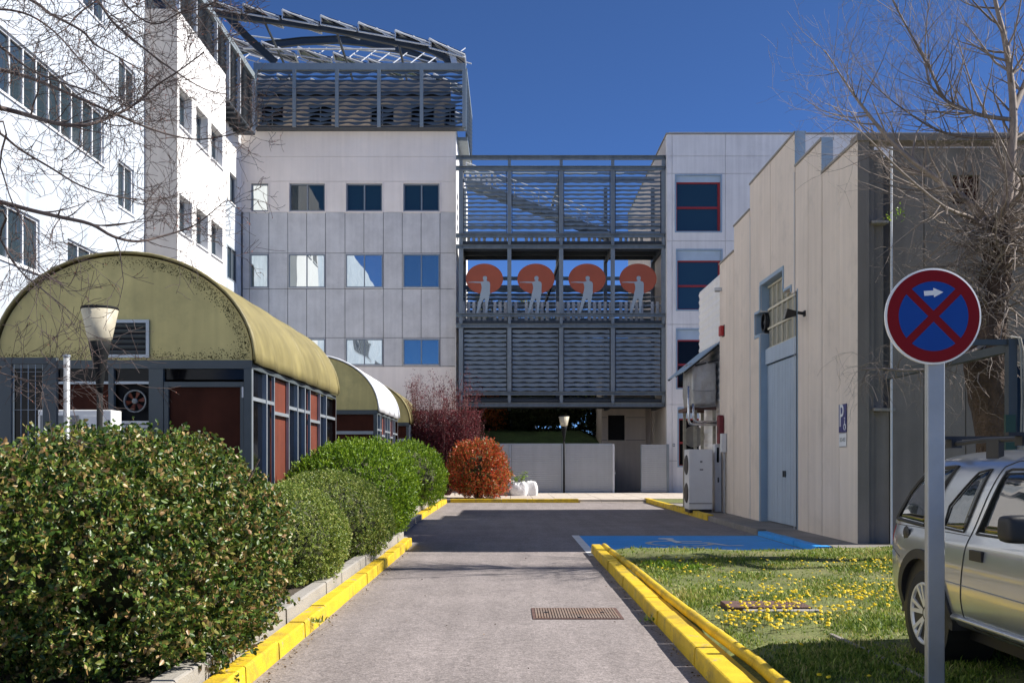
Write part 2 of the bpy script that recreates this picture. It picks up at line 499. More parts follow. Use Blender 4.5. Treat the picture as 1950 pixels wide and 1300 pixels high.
mb = MB()                        # asphalt: lane, then the wider yard
mb.add([(-1.87, -8, 0), (1.45, -8, 0), (1.45, 17.7, 0), (5.45, 17.7, 0), (5.45, 39.5, 0), (-2.45, 39.5, 0), (-2.45, 20.5, 0), (-1.87, 19.2, 0)], [range(8)])
road = tag(mb.build('road', M['asphalt']), kind='structure')

def sheet(name, pts, z, m, parent=None):
    mb = MB(); mb.add([(x, y, z) for x, y in pts], [range(len(pts))])
    return mb.build(name, m, parent)

# parking bay paint
sheet('parking_bay_paint', [(1.52, 17.72), (5.4, 17.72), (5.4, 21.7), (1.52, 21.7)], .004, M['blue_paint'], road)
sheet('bay_line', [(1.36, 17.0), (1.52, 17.0), (1.52, 21.8), (1.36, 21.8)], .006, M['white_paint'], road)
mb = MB()                        # wheelchair mark painted in the bay (lies on its side, seen from the lane)
cx, cy = 3.35, 19.6
def flat_stroke(mb, pts, w, z=.009):
    for (a, b) in zip(pts, pts[1:]):
        a = Vector((*a, z)); b = Vector((*b, z)); d = (b - a).normalized(); r = Vector((-d.y, d.x, 0)) * w / 2
        e = d * w * .3
        mb.add([a - r - e, b - r + e, b + r + e, a + r - e], [(0, 1, 2, 3)])
ring = [(cx + .62 * math.cos(R(a)), cy + .62 * math.sin(R(a))) for a in range(100, 381, 20)]
flat_stroke(mb, ring, .12)
flat_stroke(mb, [(cx - .05, cy + .95), (cx + .02, cy + .1), (cx + .62, cy + .08), (cx + .85, cy - .55), (cx + 1.1, cy - .5)], .14, .010)
flat_stroke(mb, [(cx, cy + .5), (cx + .5, cy + .48)], .11, .011)
mb.add([(cx - .08 + .17 * math.cos(a * math.pi / 8), cy + 1.2 + .17 * math.sin(a * math.pi / 8), .009) for a in range(16)], [range(16)])
mb.build('wheelchair_mark', M['white_paint'], road)

def kerb_run(name, p0, p1, w, z0, z1, m, step=1.0, side=1, mats=None, tilt=.0):
    """kerb stones, one object each, between two ground points; the stone lies on the +side of the line"""
    k = bpy.data.objects.new(name, None); COL.objects.link(k); k.location = (p0[0], p0[1], 0); k.empty_display_size = .1
    tag(k, kind='structure')
    a = Vector((*p0, 0)); b = Vector((*p1, 0)); d = b - a; L = d.length; d.normalize()
    n = max(1, round(L / step)); r = Vector((d.y, -d.x, 0)) * side
    rng = random.Random(len(name) + int(p0[1] * 10))
    for i in range(n):
        s0 = a + d * (L * i / n + .009); s1 = a + d * (L * (i + 1) / n - .009)
        dz = rng.uniform(-.006, .006); dx = r * rng.uniform(-.008, .008)
        ch = .03
        prof = [(0, z0), (0.006, z1 - .016), (.010, z1 - .006), (.022, z1), (w - .012, z1), (w, z1 - .012), (w, z0)]
        vs = [s0 + dx + r * u + Vector((0, 0, z + (dz if z > z0 else 0))) for u, z in prof] + [s1 + dx + r * u + Vector((0, 0, z + (dz if z > z0 else 0))) for u, z in prof]
        q = len(prof)
        fs = [tuple(range(q)), tuple(range(2 * q - 1, q - 1, -1))] + [(j, j + q, (j + 1) % q + q, (j + 1) % q) for j in range(q)]
        m1 = MB(); m1.add(vs, fs)
        m1.build('kerb_stone', m if mats is None else mats[i % len(mats)], k, fix=True)
    return k

# left side: yellow kerb, grey upstand behind it, soil bed
kerb_run('kerb_left', (-1.87, -3), (-1.87, 19.2), .16, -.02, .145, M['yellow'], 1.0, -1)
kerb_run('upstand_left', (-2.035, -3), (-2.035, 19.2), .16, -.02, .27, M['concrete'], 1.0, -1)
kerb_run('kerb_left_gap', (-1.88, 19.25), (-2.4, 21.5), .16, -.02, .12, M['concrete'], 1.0, -1)
kerb_run('kerb_left_mid', (-2.4, 21.6), (-2.46, 28.0), .2, -.02, .14, M['concrete'], 1.0, -1)
kerb_run('kerb_left_far', (-2.46, 28.1), (-2.46, 39.3), .2, -.02, .15, M['yellow'], 1.0, -1)
kerb_run('upstand_left_far', (-2.67, 21.6), (-2.67, 39.4), .14, -.02, .30, M['concrete'], 1.0, -1)
mb = MB(); mb.box(-12.5, -2.2, -4, 19.3, -.05, .2)
mb.box(-12.5, -2.82, 19.3, 41, -.05, .205)
tag(mb.build('soil_bed', M['soil']), kind='structure')

# right side: outer yellow kerb
kerb_run('kerb_right', (1.45, -3), (1.45, 17.65), .17, -.02, .15, M['yellow'], 1.0, 1)
# far end
kerb_run('kerb_far', (-2.35, 39.5), (2.75, 39.5), .16, -.02, .15, M['yellow'], 1.0, -1)
kerb_run('kerb_far_flush', (2.8, 39.5), (5.4, 39.5), .16, -.02, .035, M['slab'], 1.0, -1)
kerb_run('kerb_yard', (5.45, 27.4), (5.45, 40.2), .18, -.02, .16, M['yellow'], 1.0, 1)
kerb_run('kerb_yard_grey', (5.45, 21.9), (5.45, 27.35), .2, -.02, .13, M['walk'], 1.0, 1)
kerb_run('kerb_yard_blue', (5.45, 17.75), (5.45, 21.85), .3, -.02, .10, M['blue_paint'], 1.4, 1)
# workshop pavement and its verge
mb = MB(); mb.box(5.65, 6.75, 18.0, 27.4, -.05, .105); mb.box(5.64, 7.9, 27.4, 36.3, -.05, .11); mb.box(5.76, 30, 17.0, 18.2, -.05, .108)
tag(mb.build('pavement', M['walk']), kind='structure')
mb = MB(); mb.box(5.64, 8.5, 36.3, 40.2, -.05, .13)
tag(mb.build('verge', M['lawn']), kind='structure')

# slabs of the far forecourt
fc = bpy.data.objects.new('forecourt', None); COL.objects.link(fc); fc.location = (0, 40, 0); tag(fc, kind='structure')
base = MB(); base.box(-4.5, 9.5, 39.68, 50, -.05, .085); base.build('bedding', M['concrete'], fc)
ms = MB(); ms.box(-.44, .44, -.44, .44, .08, .125); msl = ms.mesh('paving_slab'); msl.materials.append(M['slab'])
for i in range(15):
    for j in range(10):
        x = -4.0 + i * .9; y = 40.13 + j * .9
        if x > 5.0 and y < 40.6: continue
        o = place('paving_slab', msl, (x, y - 40, random.uniform(-.004, .004)), fc)

# lawn
gx = np.linspace(1.62, 22, 90); gy = np.concatenate([np.linspace(-4, 17.45, 110)])
vs = []; fs = []
def lawn_z(x, y):
    e = min(1.0, max(0.0, (x - 1.62) / .4))
    return .055 + .06 * e + .018 * math.sin(x * 1.7 + y * .9) + .014 * math.sin(y * 2.3 - x) - .03 * max(0, (y - 16.6))
for y in gy:
    for x in gx: vs.append((x, y, lawn_z(x, y)))
nx = len(gx)
for j in range(len(gy) - 1):
    for i in range(nx - 1): fs.append((j * nx + i, j * nx + i + 1, (j + 1) * nx + i + 1, (j + 1) * nx + i))
mb = MB(); mb.add(vs, fs); tag(mb.build('lawn', M['lawn'], smooth=True), kind='structure')

# bank behind the gate
mb = MB(); vs = []; fs = []
ys = [50.5, 51.5, 53, 55, 58, 62]; zs = [.1, .9, 2.0, 3.0, 3.6, 3.7]
xs = [-2.2, 0, 2, 4, 5.4]
for y, z in zip(ys, zs):
    for k, x in enumerate(xs): vs.append((x, y, z * (1 - .18 * (k == 4)) + .06 * math.sin(x * 2 + y)))
for j in range(len(ys) - 1):
    for i in range(len(xs) - 1): fs.append((j * 5 + i, j * 5 + i + 1, j * 5 + i + 6, j * 5 + i + 5))
mb.add(vs, fs); tag(mb.build('grass_bank', M['bank'], smooth=True), kind='structure')
mb = MB(); mb.add([(-40, 62, .0), (-2, 62, .0), (-2, 110, 3.2), (-40, 110, 3.2)], [(0, 1, 2, 3)])
tag(mb.build('meadow', mat('meadow', (.12, .2, .04), .95, .3, .5, .5, 10)), kind='structure')
mb = MB(); mb.box(5.45, 10, 50.2, 53.9, -.05, .06)
tag(mb.build('passage_floor', M['walk']), kind='structure')
# ================================================================== office building
FD = 50.0
office = thing('office_building', 'large white four storey office block with grey panels, louvred top floor and steel roof canopy', 'building', (-8, FD, 0))
fw = Wall('y', FD, -1)
def fx(x): return PX(x, FD)
def fz(y): return PZ(y, FD)

def window(parent, wall, u0, u1, z0, z1, depth, glass, frame, nm=2, fw_=.06, sill=None, fd=.06, equal=True):
    """pane set 'depth' behind the wall face, frame bars round it, mullions"""
    b = MB(); wall.box(b, u0 + .01, u1 - .01, z0 + .01, z1 - .01, -depth - .03, -depth)
    w = b.build('window', M[glass], parent)
    f = MB(); d0, d1 = -depth + .002, -depth + fd
    wall.box(f, u0, u0 + fw_, z0, z1, d0, d1); wall.box(f, u1 - fw_, u1, z0, z1, d0, d1)
    wall.box(f, u0 + fw_, u1 - fw_, z0, z0 + fw_, d0, d1); wall.box(f, u0 + fw_, u1 - fw_, z1 - fw_, z1, d0, d1)
    for k in range(1, nm):
        u = u0 + (u1 - u0) * k / nm
        wall.box(f, u - fw_ * .5, u + fw_ * .5, z0 + fw_, z1 - fw_, d0, d1 - .004)
    f.build('window_frame', M[frame], w)
    if sill:
        s = MB(); wall.box(s, u0 - .05, u1 + .05, z0 - .07, z0 - .005, -depth + .01, sill)
        s.build('window_sill', M['frame_white'], w)
    return w

# --- front: three smooth bands on top
cols = [462, 475, 512, 548, 584, 620, 657, 693, 730, 766, 802, 838, 868]
wins = [(478, 511, 1), (551, 619, 2), (659, 728, 2), (768, 837, 2)]
X0, X1 = -13.46, fx(868)
rows1 = [(fz(402), fz(349))]
bands = [(fz(298.3), fz(240)), (fz(345.2), fz(298.7)), (fz(404), fz(345.7))]
for k, (z0, z1) in enumerate(bands):
    hs = [(fx(a), fx(b), rows1[0][0], rows1[0][1]) for a, b, n in wins] if k == 2 else []
    b = MB(); fw.solid(b, X0, X1, z0, z1, hs, -.3, 0); b.build('wall_band', M['facade'], office)
for k, (a, b_, n) in enumerate(wins):
    window(office, fw, fx(a), fx(b_), *rows1[0], .16, 'glass_tint' if k else 'glass_mirror', 'frame_grey', n, .07)
    s = MB(); u0, u1, z0, z1 = fx(a), fx(b_), *rows1[0]
    fw.box(s, u0 - .05, u0 - .003, z0 - .05, z1 + .04, .002, .03); fw.box(s, u1 + .003, u1 + .05, z0 - .05, z1 + .04, .002, .03)
    fw.box(s, u0 - .05, u1 + .05, z0 - .09, z0 - .051, .002, .05)
    s.build('window_surround', M['facade'], office)
# backing + base
b = MB(); fw.box(b, X0, X1, -.1, fz(240) - .05, -.6, -.31); b.build('wall_core', M['joint'], office)
b = MB(); fw.box(b, X0, X1, fz(697.6), fz(404.5), -.31, -.03); b.build('panel_backing', M['joint'], office)
b = MB(); fw.box(b, X0, X1, -.1, fz(698), -.3, 0); b.build('wall_base', M['facade'], office)
rowy = [(404.6, 481.5), (482.5, 549.5), (550.5, 642.5), (643.5, 696.8)]
wcols = {1: [(1, 2), (3, 5), (6, 8), (9, 11)], 3: [(1, 2), (3, 5), (6, 8), (9, 11)]}
for ri, (ya, yb) in enumerate(rowy):
    skip = set()
    for (c0, c1) in wcols.get(ri, []):
        u0, u1 = fx(cols[c0] + 2.0), fx(cols[c1] - 1.0)
        z1, z0 = fz(ya + 2), fz(yb - 2)
        window(office, fw, u0, u1, z0, z1, .0, 'glass_teal' if c0 >= 9 else 'glass_mirror', 'frame_grey', c1 - c0, .05, fd=.045)
        s = MB(); z_lo, z_hi = fz(yb), fz(ya)
        fw.box(s, fx(cols[c0]) + .01, u0 - .003, z_lo, z_hi, -.03, .012); fw.box(s, u1 + .003, fx(cols[c1]) - .01, z_lo, z_hi, -.03, .012)
        fw.box(s, u0, u1, z1 + .003, z_hi, -.03, .012); fw.box(s, u0, u1, z_lo, z0 - .003, -.03, .05)
        s.build('window_surround', M['panel'], office)
        skip |= set(range(c0, c1))
    for c in range(len(cols) - 1):
        if c in skip: continue
        b = MB(); fw.box(b, fx(cols[c]) + .014, fx(cols[c + 1]) - (.014 if c < 11 else .0), fz(yb), fz(ya), -.028, random.uniform(.004, .014))
        b.build('panel', M['panel'], office)
# right flank of the block, in the sun
b = MB(); b.box(X1 - .3, X1 + .012, FD + .31, FD + 14, 0, fz(240)); b.box(X1 - .02, X1 + .014, FD - .005, FD + .305, 0, fz(240))
b.build('wall_flank', M['white_wall'], office)

# --- left wing: near wall, stair bay, far wall
def lw(X):
    return Wall('x', X, 1)
nw = lw(-13.4); tw = lw(-12.2); gw = lw(-13.46)
ZT = 18.25
near_holes = [(23.0, 32.9, 11.4, 13.1), (34.15, 35.65, 14.1, 15.5), (34.1, 35.5, 10.4, 12.0), (30.6, 33.0, 16.0, 17.5),
              (25.0, 28.4, 7.0, 8.5), (30.2, 32.8, 6.9, 8.4), (18.0, 22.0, 11.4, 13.1), (18, 23.5, 7, 8.5), (20, 28, 15.6, 17.2), (4, 14, 11.4, 13.1), (2, 14, 7, 8.5), (-10, 0, 9, 12)]
b = MB(); nw.solid(b, -14, 36.6, -.1, 4.6, [], -.3, -.012); nw.solid(b, -14, 36.6, 4.62, 19.5, near_holes, -.3, 0)
b.build('wall_near', M['blue_wall'], office)
b = MB(); nw.box(b, -14, 36.6, -.1, 19.4, -.6, -.32); b.build('wall_core', M['joint'], office)
for (u0, u1, z0, z1) in near_holes:
    n = max(2, round((u1 - u0) / .78))
    window(office, nw, u0, u1, z0, z1, .12, 'glass_side', 'frame_white', n, .07, sill=.04)
# stair bay
th = []
for (a, c) in ((36.8, 38.25), (38.8, 40.3), (40.75, 42.35)):
    for (z0, z1) in ((14.07, 15.5), (10.14, 11.54), (6.2, 7.6)):
        th.append((a, c, z0, z1))
b = MB(); tw.solid(b, 36.605, 42.8, -.1, ZT, th, -.45, 0); b.build('wall_bay', M['white_wall'], office)
b = MB(); b.box(-13.45, -12.66, 36.59, 42.8, -.1, ZT); b.build('bay_core', M['joint'], office)
b = MB()                        # camera-facing cheek of the bay, block by block; its shade painted beige
z = 0.0
while z < ZT - .1:
    z1 = min(z + .9, ZT); b.box(-13.39, -12.203, 36.575, 36.604, z + .008, z1 - .004); z = z1
b.build('bay_cheek_shaded', M['beige_wall'], office)
for h in th:
    window(office, tw, *h, .34, 'glass_side', 'frame_grey', 2, .06, sill=.06)
# far wall
fh = [(47.9, 49.25, 14.2, 15.6)]
b = MB(); gw.solid(b, 42.8, FD, fz(404) + .02, 18.5, fh, -.3, 0); b.build('wall_far', M['white_wall'], office)
fh2 = [(47.5, 49.1, 10.4, 12.0), (47.5, 49.1, 6.4, 8.0)]
b = MB(); gw.solid(b, 42.8, FD, -.1, fz(404), fh2, -.3, -.01); b.build('wall_far', M['blue_wall'], office)
b = MB(); gw.box(b, 42.8, FD, -.1, 18.4, -.6, -.31); b.build('wall_core', M['joint'], office)
for h in fh: window(office, gw, *h, .2, 'glass_side', 'frame_grey', 2, .06, sill=.03)
for h in fh2: window(office, gw, *h, .06, 'glass_side', 'frame_grey', 2, .06)
# roof slab so light does not fall through
b = MB(); b.box(-30, -13.71, -14, 64, 18.0, 18.4); b.box(-13.46, X1 - .31, FD + .31, FD + 14, 18.0, 18.45); b.build('roof_slab', M['concrete'], office)
b = MB(); b.box(-30, -29.7, -14, 64, 0, 18); b.box(-29.7, X1 - .31, FD + 13.7, FD + 14, 0, 18); b.box(-29.7, -13.7, -14, -13.7, 0, 18); b.build('wall_back', M['facade'], office)

# --- louvred top floor
def slat_mesh(name, L, h, depth, thick, waves, amp, axis='x', phase=0.0, tilt=1.0):
    """wavy blade, centred on u=0..L; leans outwards at the bottom"""
    n = max(8, int(waves * 8)); mb = MB(); vs = []
    for i in range(n + 1):
        u = L * i / n; w = math.sin(2 * math.pi * waves * i / n + phase) * amp
        for (dd, zz) in ((0, h / 2), (-depth * tilt, -h / 2 + w), (-depth * tilt + thick, -h / 2 + w - thick * .4), (thick, h / 2 - thick * .4)):
            vs.append((u, dd, zz) if axis == 'x' else (-dd, u, zz))
    fs = []
    for i in range(n):
        for k in range(4):
            k2 = (k + 1) % 4
            fs.append((i * 4 + k, i * 4 + k2, i * 4 + 4 + k2, i * 4 + 4 + k))
    fs += [(0, 1, 2, 3), (n * 4 + 3, n * 4 + 2, n * 4 + 1, n * 4)]
    mb.add(vs, fs); me = mb.mesh(name)
    bm = bmesh.new(); bm.from_mesh(me); bmesh.ops.recalc_face_normals(bm, faces=bm.faces); bm.to_mesh(me); bm.free()
    return me

GD = 49.4
gz = lambda y: PZ(y, GD); gx_ = lambda x: PX(x, GD)
gal = MB(); gal.box(-12.68, gx_(887), GD - .06, GD + .3, gz(134), gz(121)); gallery = gal.build('louvre_screen', M['slat'], office)
posts = [487, 561, 642, 722, 803, 884]
for x in posts:
    b = MB(); b.box(gx_(x) - .09, gx_(x) + .09, GD - .12, GD + .02, gz(243), gz(134) - .003)
    b.build('post', M['slat'], gallery)
sm = []
for k in range(5):
    L = gx_(posts[k + 1]) - gx_(posts[k]) - .2
    sm.append(slat_mesh('slat', L, .15, .10, .012, 2.0, .05, 'x', k * 1.3))
    sm[-1].materials.append(M['slat_dark'])
for k in range(5):
    for j in range(13):
        z = gz(139 + j * 8.0)
        o = place('slat', sm[(k + j) % 5], Vector((gx_(posts[k]) + .1, GD - .0, z)) - worg(gallery), gallery)
        o.scale = ((gx_(posts[k + 1]) - gx_(posts[k]) - .2) / (gx_(posts[(k + j) % 5 + 1]) - gx_(posts[(k + j) % 5]) - .2), 1, 1)
# floor grating of the walkway, wall behind it with dark windows
b = MB(); b.box(-12.66, gx_(887), GD - .04, FD - .02, gz(243), gz(240)); b.build('walkway', M['dark_steel'], gallery)
gh = [(fx(a), fx(c), fz(232), fz(190)) for a, c in ((490, 535), (583, 628), (702, 748), (780, 826), (845, 866))]
b = MB(); fw.solid(b, -13.46, X1 - .3, fz(239.5), 21.0, gh, -.9, -.55); b.build('upper_wall', M['beige_wall'], office)
b = MB(); fw.box(b, -13.4, X1 - .31, fz(176), fz(168), -.548, -.50); b.build('dark_band', M['dark'], office)  # dark strip laid along the upper wall
for h in gh: window(office, fw, *h, .7, 'pane_dark', 'frame_grey', 2, .05)
# side return on the right
b = MB(); xr = gx_(886)
for k in range(5):
    b.box(xr - .06, xr + .06, GD + 1.7 * k, GD + 1.7 * k + .12, gz(243) - .1, gz(134))
b.box(xr - .08, xr + .08, GD + .31, GD + 7.2, gz(134), gz(125)); b.box(X1 + .02, xr + .05, GD + 1.6, GD + 7.2, gz(243) - .15, gz(241.5))
b.build('side_frame', M['slat'], gallery)
ms2 = slat_mesh('slat', 6.9, .19, .12, .012, 5, .045, 'y', .4); ms2.materials.append(M['slat_dark'])
for j in range(13):
    place('slat', ms2, Vector((xr - .02, GD + .1, gz(139 + j * 8.0))) - worg(gallery), gallery)
# left return along the wing
b = MB(); XL = -12.66
b.box(XL - .1, XL + .06, 38.0, GD - .1, 20.55, 20.85); lg = b.build('louvre_screen', M['slat'], office)
bays = [38.0, 40.1, 42.9, 44.8, 46.6, GD - .1]
for y in bays:
    b = MB(); b.box(XL - .06, XL + .08, y - .05, y + .05, 17.9 if y > 42.8 else 18.3, 20.54); b.build('post', M['light_tube'], lg)
for k in range(5):
    L = bays[k + 1] - bays[k] - .12
    me = slat_mesh('slat', L, .14, .12, .012, 2, .045, 'y', k, -1.0); me.materials.append(M['dark_steel'])  # darker steel imitates the shade on these slats
    for j in range(12):
        z = 20.4 - j * .205
        if z < (18.0 if k > 1 else 18.5): continue
        place('slat', me, Vector((XL - .04, bays[k] + .06, z)) - worg(lg), lg)
b = MB(); b.box(-13.44, XL + .05, 42.85, GD - .05, 17.8, 17.88)
for k in range(9): b.box(-13.44, XL + .02, 43.0 + k * .68, 43.06 + k * .68, 17.68, 17.797)
b.build('walkway', M['dark_steel'], lg)
b = MB(); b.box(-14.4, -13.8, 37, FD + .2, 18.42, 21); b.build('upper_wall', M['dark_steel'], office)

# --- steel canopy on the roof
can = MB()
def ibeam(mb, pts, D, h=.42, w=.22):
    q = [P(x, y, D) for x, y in pts]
    for off, hh, ww in ((h / 2, .05, w), (-h / 2, .05, w), (0, h - .05, .05)):
        for a, c in zip(q, q[1:]):
            mb.bar(a + Vector((0, 0, off)), c + Vector((0, 0, off)), ww, hh, 0)
A = [(395, 18), (450, 30), (525, 38), (598, 49), (663, 60), (725, 73), (786, 85), (820, 94), (845, 107), (857, 122)]
ibeam(can, A, 51.5, .40)
canopy = can.build('roof_canopy', M['dark_steel'], office)
can = MB(); ibeam(can, [(455, 97), (512, 86), (574, 79), (641, 76), (694, 81), (755, 93), (800, 108), (830, 122)], 58, .38); can.build('beam', M['dark_steel'], canopy)
can = MB(); ibeam(can, [(330, -130), (405, 0), (470, 70), (525, 120)], 53.5, .45); can.build('beam', M['dark_steel'], canopy)
can = MB(); a = P(463, 94, 54); c = P(752, 94, 54); can.tube([a, c], .05, 6); can.build('tie_rod', M['light_tube'], canopy)
can = MB(); a = P(858, 92, 51.4); can.bar(a, P(866, 124, 51.4), .16, .3); can.build('end_bracket', M['light_tube'], canopy)
# solar panels on light tube frames: rows across, stepping along the arched beam
arc = [(398, 6), (470, 18), (545, 29), (618, 40), (690, 53), (760, 68), (825, 84)]
for i, (x, y) in enumerate(arc):
    for j in range(3):
        D0 = 51.2 + j * 4.2; k = D0 / 51.2
        base = P(x, y, 51.2); lft = Vector((base.x - .2 - j * .1, D0, base.z - .05 - .16 * j))
        rgt = lft + Vector((1.85, 0, -.33 if i < 6 else -.5)); lo = Vector((0, 1.1, -.1)); up = Vector((0, 0, .34))
        q = [lft + up, rgt + up * .15, rgt + up * .15 + lo, lft + up + lo]
        m1 = MB(); nrm = (q[1] - q[0]).cross(q[3] - q[0]).normalized() * .03
        m1.add([p + nrm for p in q] + [p - nrm for p in q], [(0, 1, 2, 3), (7, 6, 5, 4), (0, 4, 5, 1), (1, 5, 6, 2), (2, 6, 7, 3), (3, 7, 4, 0)])
        m1.build('solar_panel', M['solar'], canopy)
        m1 = MB()
        for a, c in zip(q, q[1:] + q[:1]): m1.tube([a - nrm * 2, c - nrm * 2], .045, 5)
        m1.tube([lft + up, rgt - Vector((0, 0, .15))], .035, 5); m1.tube([lft + up, lft - Vector((0, 0, .15))], .035, 5)
        m1.tube([(q[0] + q[1]) / 2, (lft + rgt) / 2 + Vector((.5, 0, -.2))], .03, 5)
        m1.tube([lft - Vector((0, 0, .15)), rgt - Vector((0, 0, .15))], .05, 5)
        m1.tube([q[0] - nrm * 2, q[2] - nrm * 2], .025, 4)
        m1.build('panel_frame', M['light_tube'], canopy)
for k in range(13):
    x = 440 + k * 33; y0 = 100 - .02 * k; m1 = MB()
    a = P(x, 104, 57.5); c = P(x + 62, 122, 57.5); m1.tube([a, c], .04, 5)
    a = P(x + 50, 92, 59.0); c = P(x + 10, 122, 55.5); m1.tube([a, c], .03, 5)
    m1.build('lattice_tube', M['light_tube'], canopy)
for (ya, yb) in ((98, 118), (64, 112)):
    m1 = MB(); m1.tube([P(440, ya, 58.5), P(850, yb + 4, 58.5)], .045, 6); m1.build('lattice_tube', M['light_tube'], canopy)
for (x, y) in ((500, 20), (640, 44), (760, 72)):
    m1 = MB(); a = P(x, y + 14, 51.4); m1.tube([a, a + Vector((0, 9.5, -.8))], .07, 6); m1.build('purlin', M['dark_steel'], canopy)
# ================================================================== footbridge with louvres
BD = 49.5; BB = 53.2
bx_ = lambda x: PX(x, BD); bz = lambda y: PZ(y, BD)
bridge = thing('footbridge', 'grey steel louvred footbridge between the two white blocks, over the gate', 'bridge', (2.6, BD, 4.2))
pxs = [878, 970, 1068.5, 1166.5, 1263]
beams = [(298, 305.5), (318, 326), (446, 453.5), (467, 474.5), (597, 604), (616.5, 624.5), (745.5, 752.5), (766.5, 774.5)]
def channel(mb, x0, x1, y, z0, z1, d=.14):
    """C channel open towards the viewer"""
    t = .022
    mb.box(x0, x1, y + .05, y + .075, z0, z1); mb.box(x0, x1, y - d + .05, y + .05, z1 - t, z1 - .0005); mb.box(x0, x1, y - d + .05, y + .05, z0 + .0005, z0 + t)
for (a, c) in beams:
    b = MB(); channel(b, bx_(868.5), bx_(1270), BD - .12, bz(c), bz(a))
    for x in pxs: b.box(bx_(x) - .01, bx_(x) + .01, BD - .18, BD - .075, bz(c) + .024, bz(a) - .024)
    b.build('beam', M['steel'], bridge)
segs = [(305.5, 318), (326, 446), (453.5, 467), (474.5, 597), (604, 616.5), (624.5, 745.5), (752.5, 766.5)]
for x in pxs:
    for (a, c) in segs:
        b = MB(); w = .11 if x in (878, 1263) else .105
        big = c - a > 50
        h = w * (.95 if big else .72)
        b.box(bx_(x) - h, bx_(x) + h, BD - .15, BD + .02, bz(c) + .004, bz(a) - .004)
        b.build('post', M['steel'], bridge)
    b = MB(); b.box(bx_(x) - .09, bx_(x) + .09, BB - .1, BB + .1, bz(760), bz(320)); b.build('back_post', M['steel'], bridge)
# slats, front
variants = {}
for k in range(4):
    u0 = bx_(pxs[k]) + .13; u1 = bx_(pxs[k + 1]) - .13; L = u1 - u0
    fr = MB(); 
    for (ya, yb) in ((326, 446), (624.5, 745.5)):
        fr.box(u0 - .015, u0 + .02, BD - .06, BD, bz(yb) + .01, bz(ya) - .01); fr.box(u1 - .02, u1 + .015, BD - .06, BD, bz(yb) + .01, bz(ya) - .01)
    fr.build('panel_frame', M['dark_steel'], bridge)
    for ph in range(3):
        variants[k, ph] = slat_mesh('slat', L - .05, .158, .06, .010, 3.2, .022, 'x', ph * 1.1 + k)
        variants[k, ph].materials.append(M['slat'])
        variants[k, ph, 's'] = slat_mesh('slat', L - .05, .122, .07, .010, 3.6, .020, 'x', ph * 1.1 + k)
        variants[k, ph, 's'].materials.append(M['slat'])
    for j in range(15):
        z = bz(331 + j * 8.0)
        place('slat', variants[k, j % 3, 's'], Vector((u0 + .025, BD - .02, z)) - worg(bridge), bridge)
    for j in range(14):
        z = bz(631 + j * 8.45)
        place('slat', variants[k, (j * 2 + k) % 3], Vector((u0 + .025, BD - .02, z)) - worg(bridge), bridge)
# floors
for y, nm in ((459, 'floor'), (610, 'floor'), (760, 'floor')):
    b = MB(); zt = bz(y); b.box(bx_(874), bx_(1266), BD + .03, BB + .12, zt - .10, zt)
    for k in range(5): b.box(bx_(pxs[k]) - .08, bx_(pxs[k]) + .08, BD + .03, BB, zt - .38, zt - .103)
    for k in range(3): b.box(bx_(874), bx_(1266), BD + .9 + k * 1.1, BD + 1.0 + k * 1.1, zt - .30, zt - .104)
    b.build(nm, M['dark_steel'], bridge)
# board railings
mbd = MB(); mbd.box(-.075, .075, -.012, .012, -.12, .95); meb = mbd.mesh('board'); meb.materials.append(mat('perforated_board', (.36, .37, .38), .7, .25, 5, .1, 60, fine=.3, fscale=40))
for yl in (610, 459):
    z = bz(yl); x = bx_(882); i = 0
    while x < bx_(1258):
        i += 1
        if i % 6 != 0:
            ob = place('board', meb, Vector((x, BD + .22, z + .02)) - worg(bridge), bridge)
            if yl < 500: ob.scale.z = .42
        x += .262
    b = MB(); b.tube([(bx_(874), BD + .26, z + 1.22), (bx_(1266), BD + .26, z + 1.22)], .022, 6); b.box(bx_(874), bx_(1266), BD + .235, BD + .26, z + .35, z + .42); b.box(bx_(874), bx_(1266), BD + .235, BD + .26, z + .75, z + .82)
    b.build('handrail', M['steel'], bridge)
# back side: louvres of the middle and lower levels, beams
for (za, zb_) in ((PZ(612, BB), PZ(540, BB)), (PZ(752, BB), PZ(640, BB))):
    n = int((zb_ - za) / .22)
    for k in range(4):
        u0 = bx_(pxs[k]) + .1; L = bx_(pxs[k + 1]) - u0 - .1
        me = slat_mesh('slat', L, .17, .06, .012, 3, .02, 'x', k * .7); me.materials.append(M['slat'])
        for j in range(n):
            place('slat', me, Vector((u0, BB + .02, za + .1 + j * .22)) - worg(bridge), bridge)
for y in (325, 345, 470, 531, 548, 622, 640, 760):
    b = MB(); b.box(bx_(868.5), bx_(1266), BB - .12, BB - .1, PZ(y, BB) - .1, PZ(y, BB) + .1); b.build('back_beam', M['steel'], bridge)
# braces
b = MB(); b.bar((bx_(1068), BD + .1, bz(475) - .3), (bx_(1030), BB, bz(597)), .1, .14); b.build('brace', M['dark_steel'], bridge)
b = MB(); b.bar((bx_(1068), BD + .3, bz(330)), (bx_(1068) - .3, BB, bz(360)), .12, .16); b.build('brace', M['steel'], bridge)
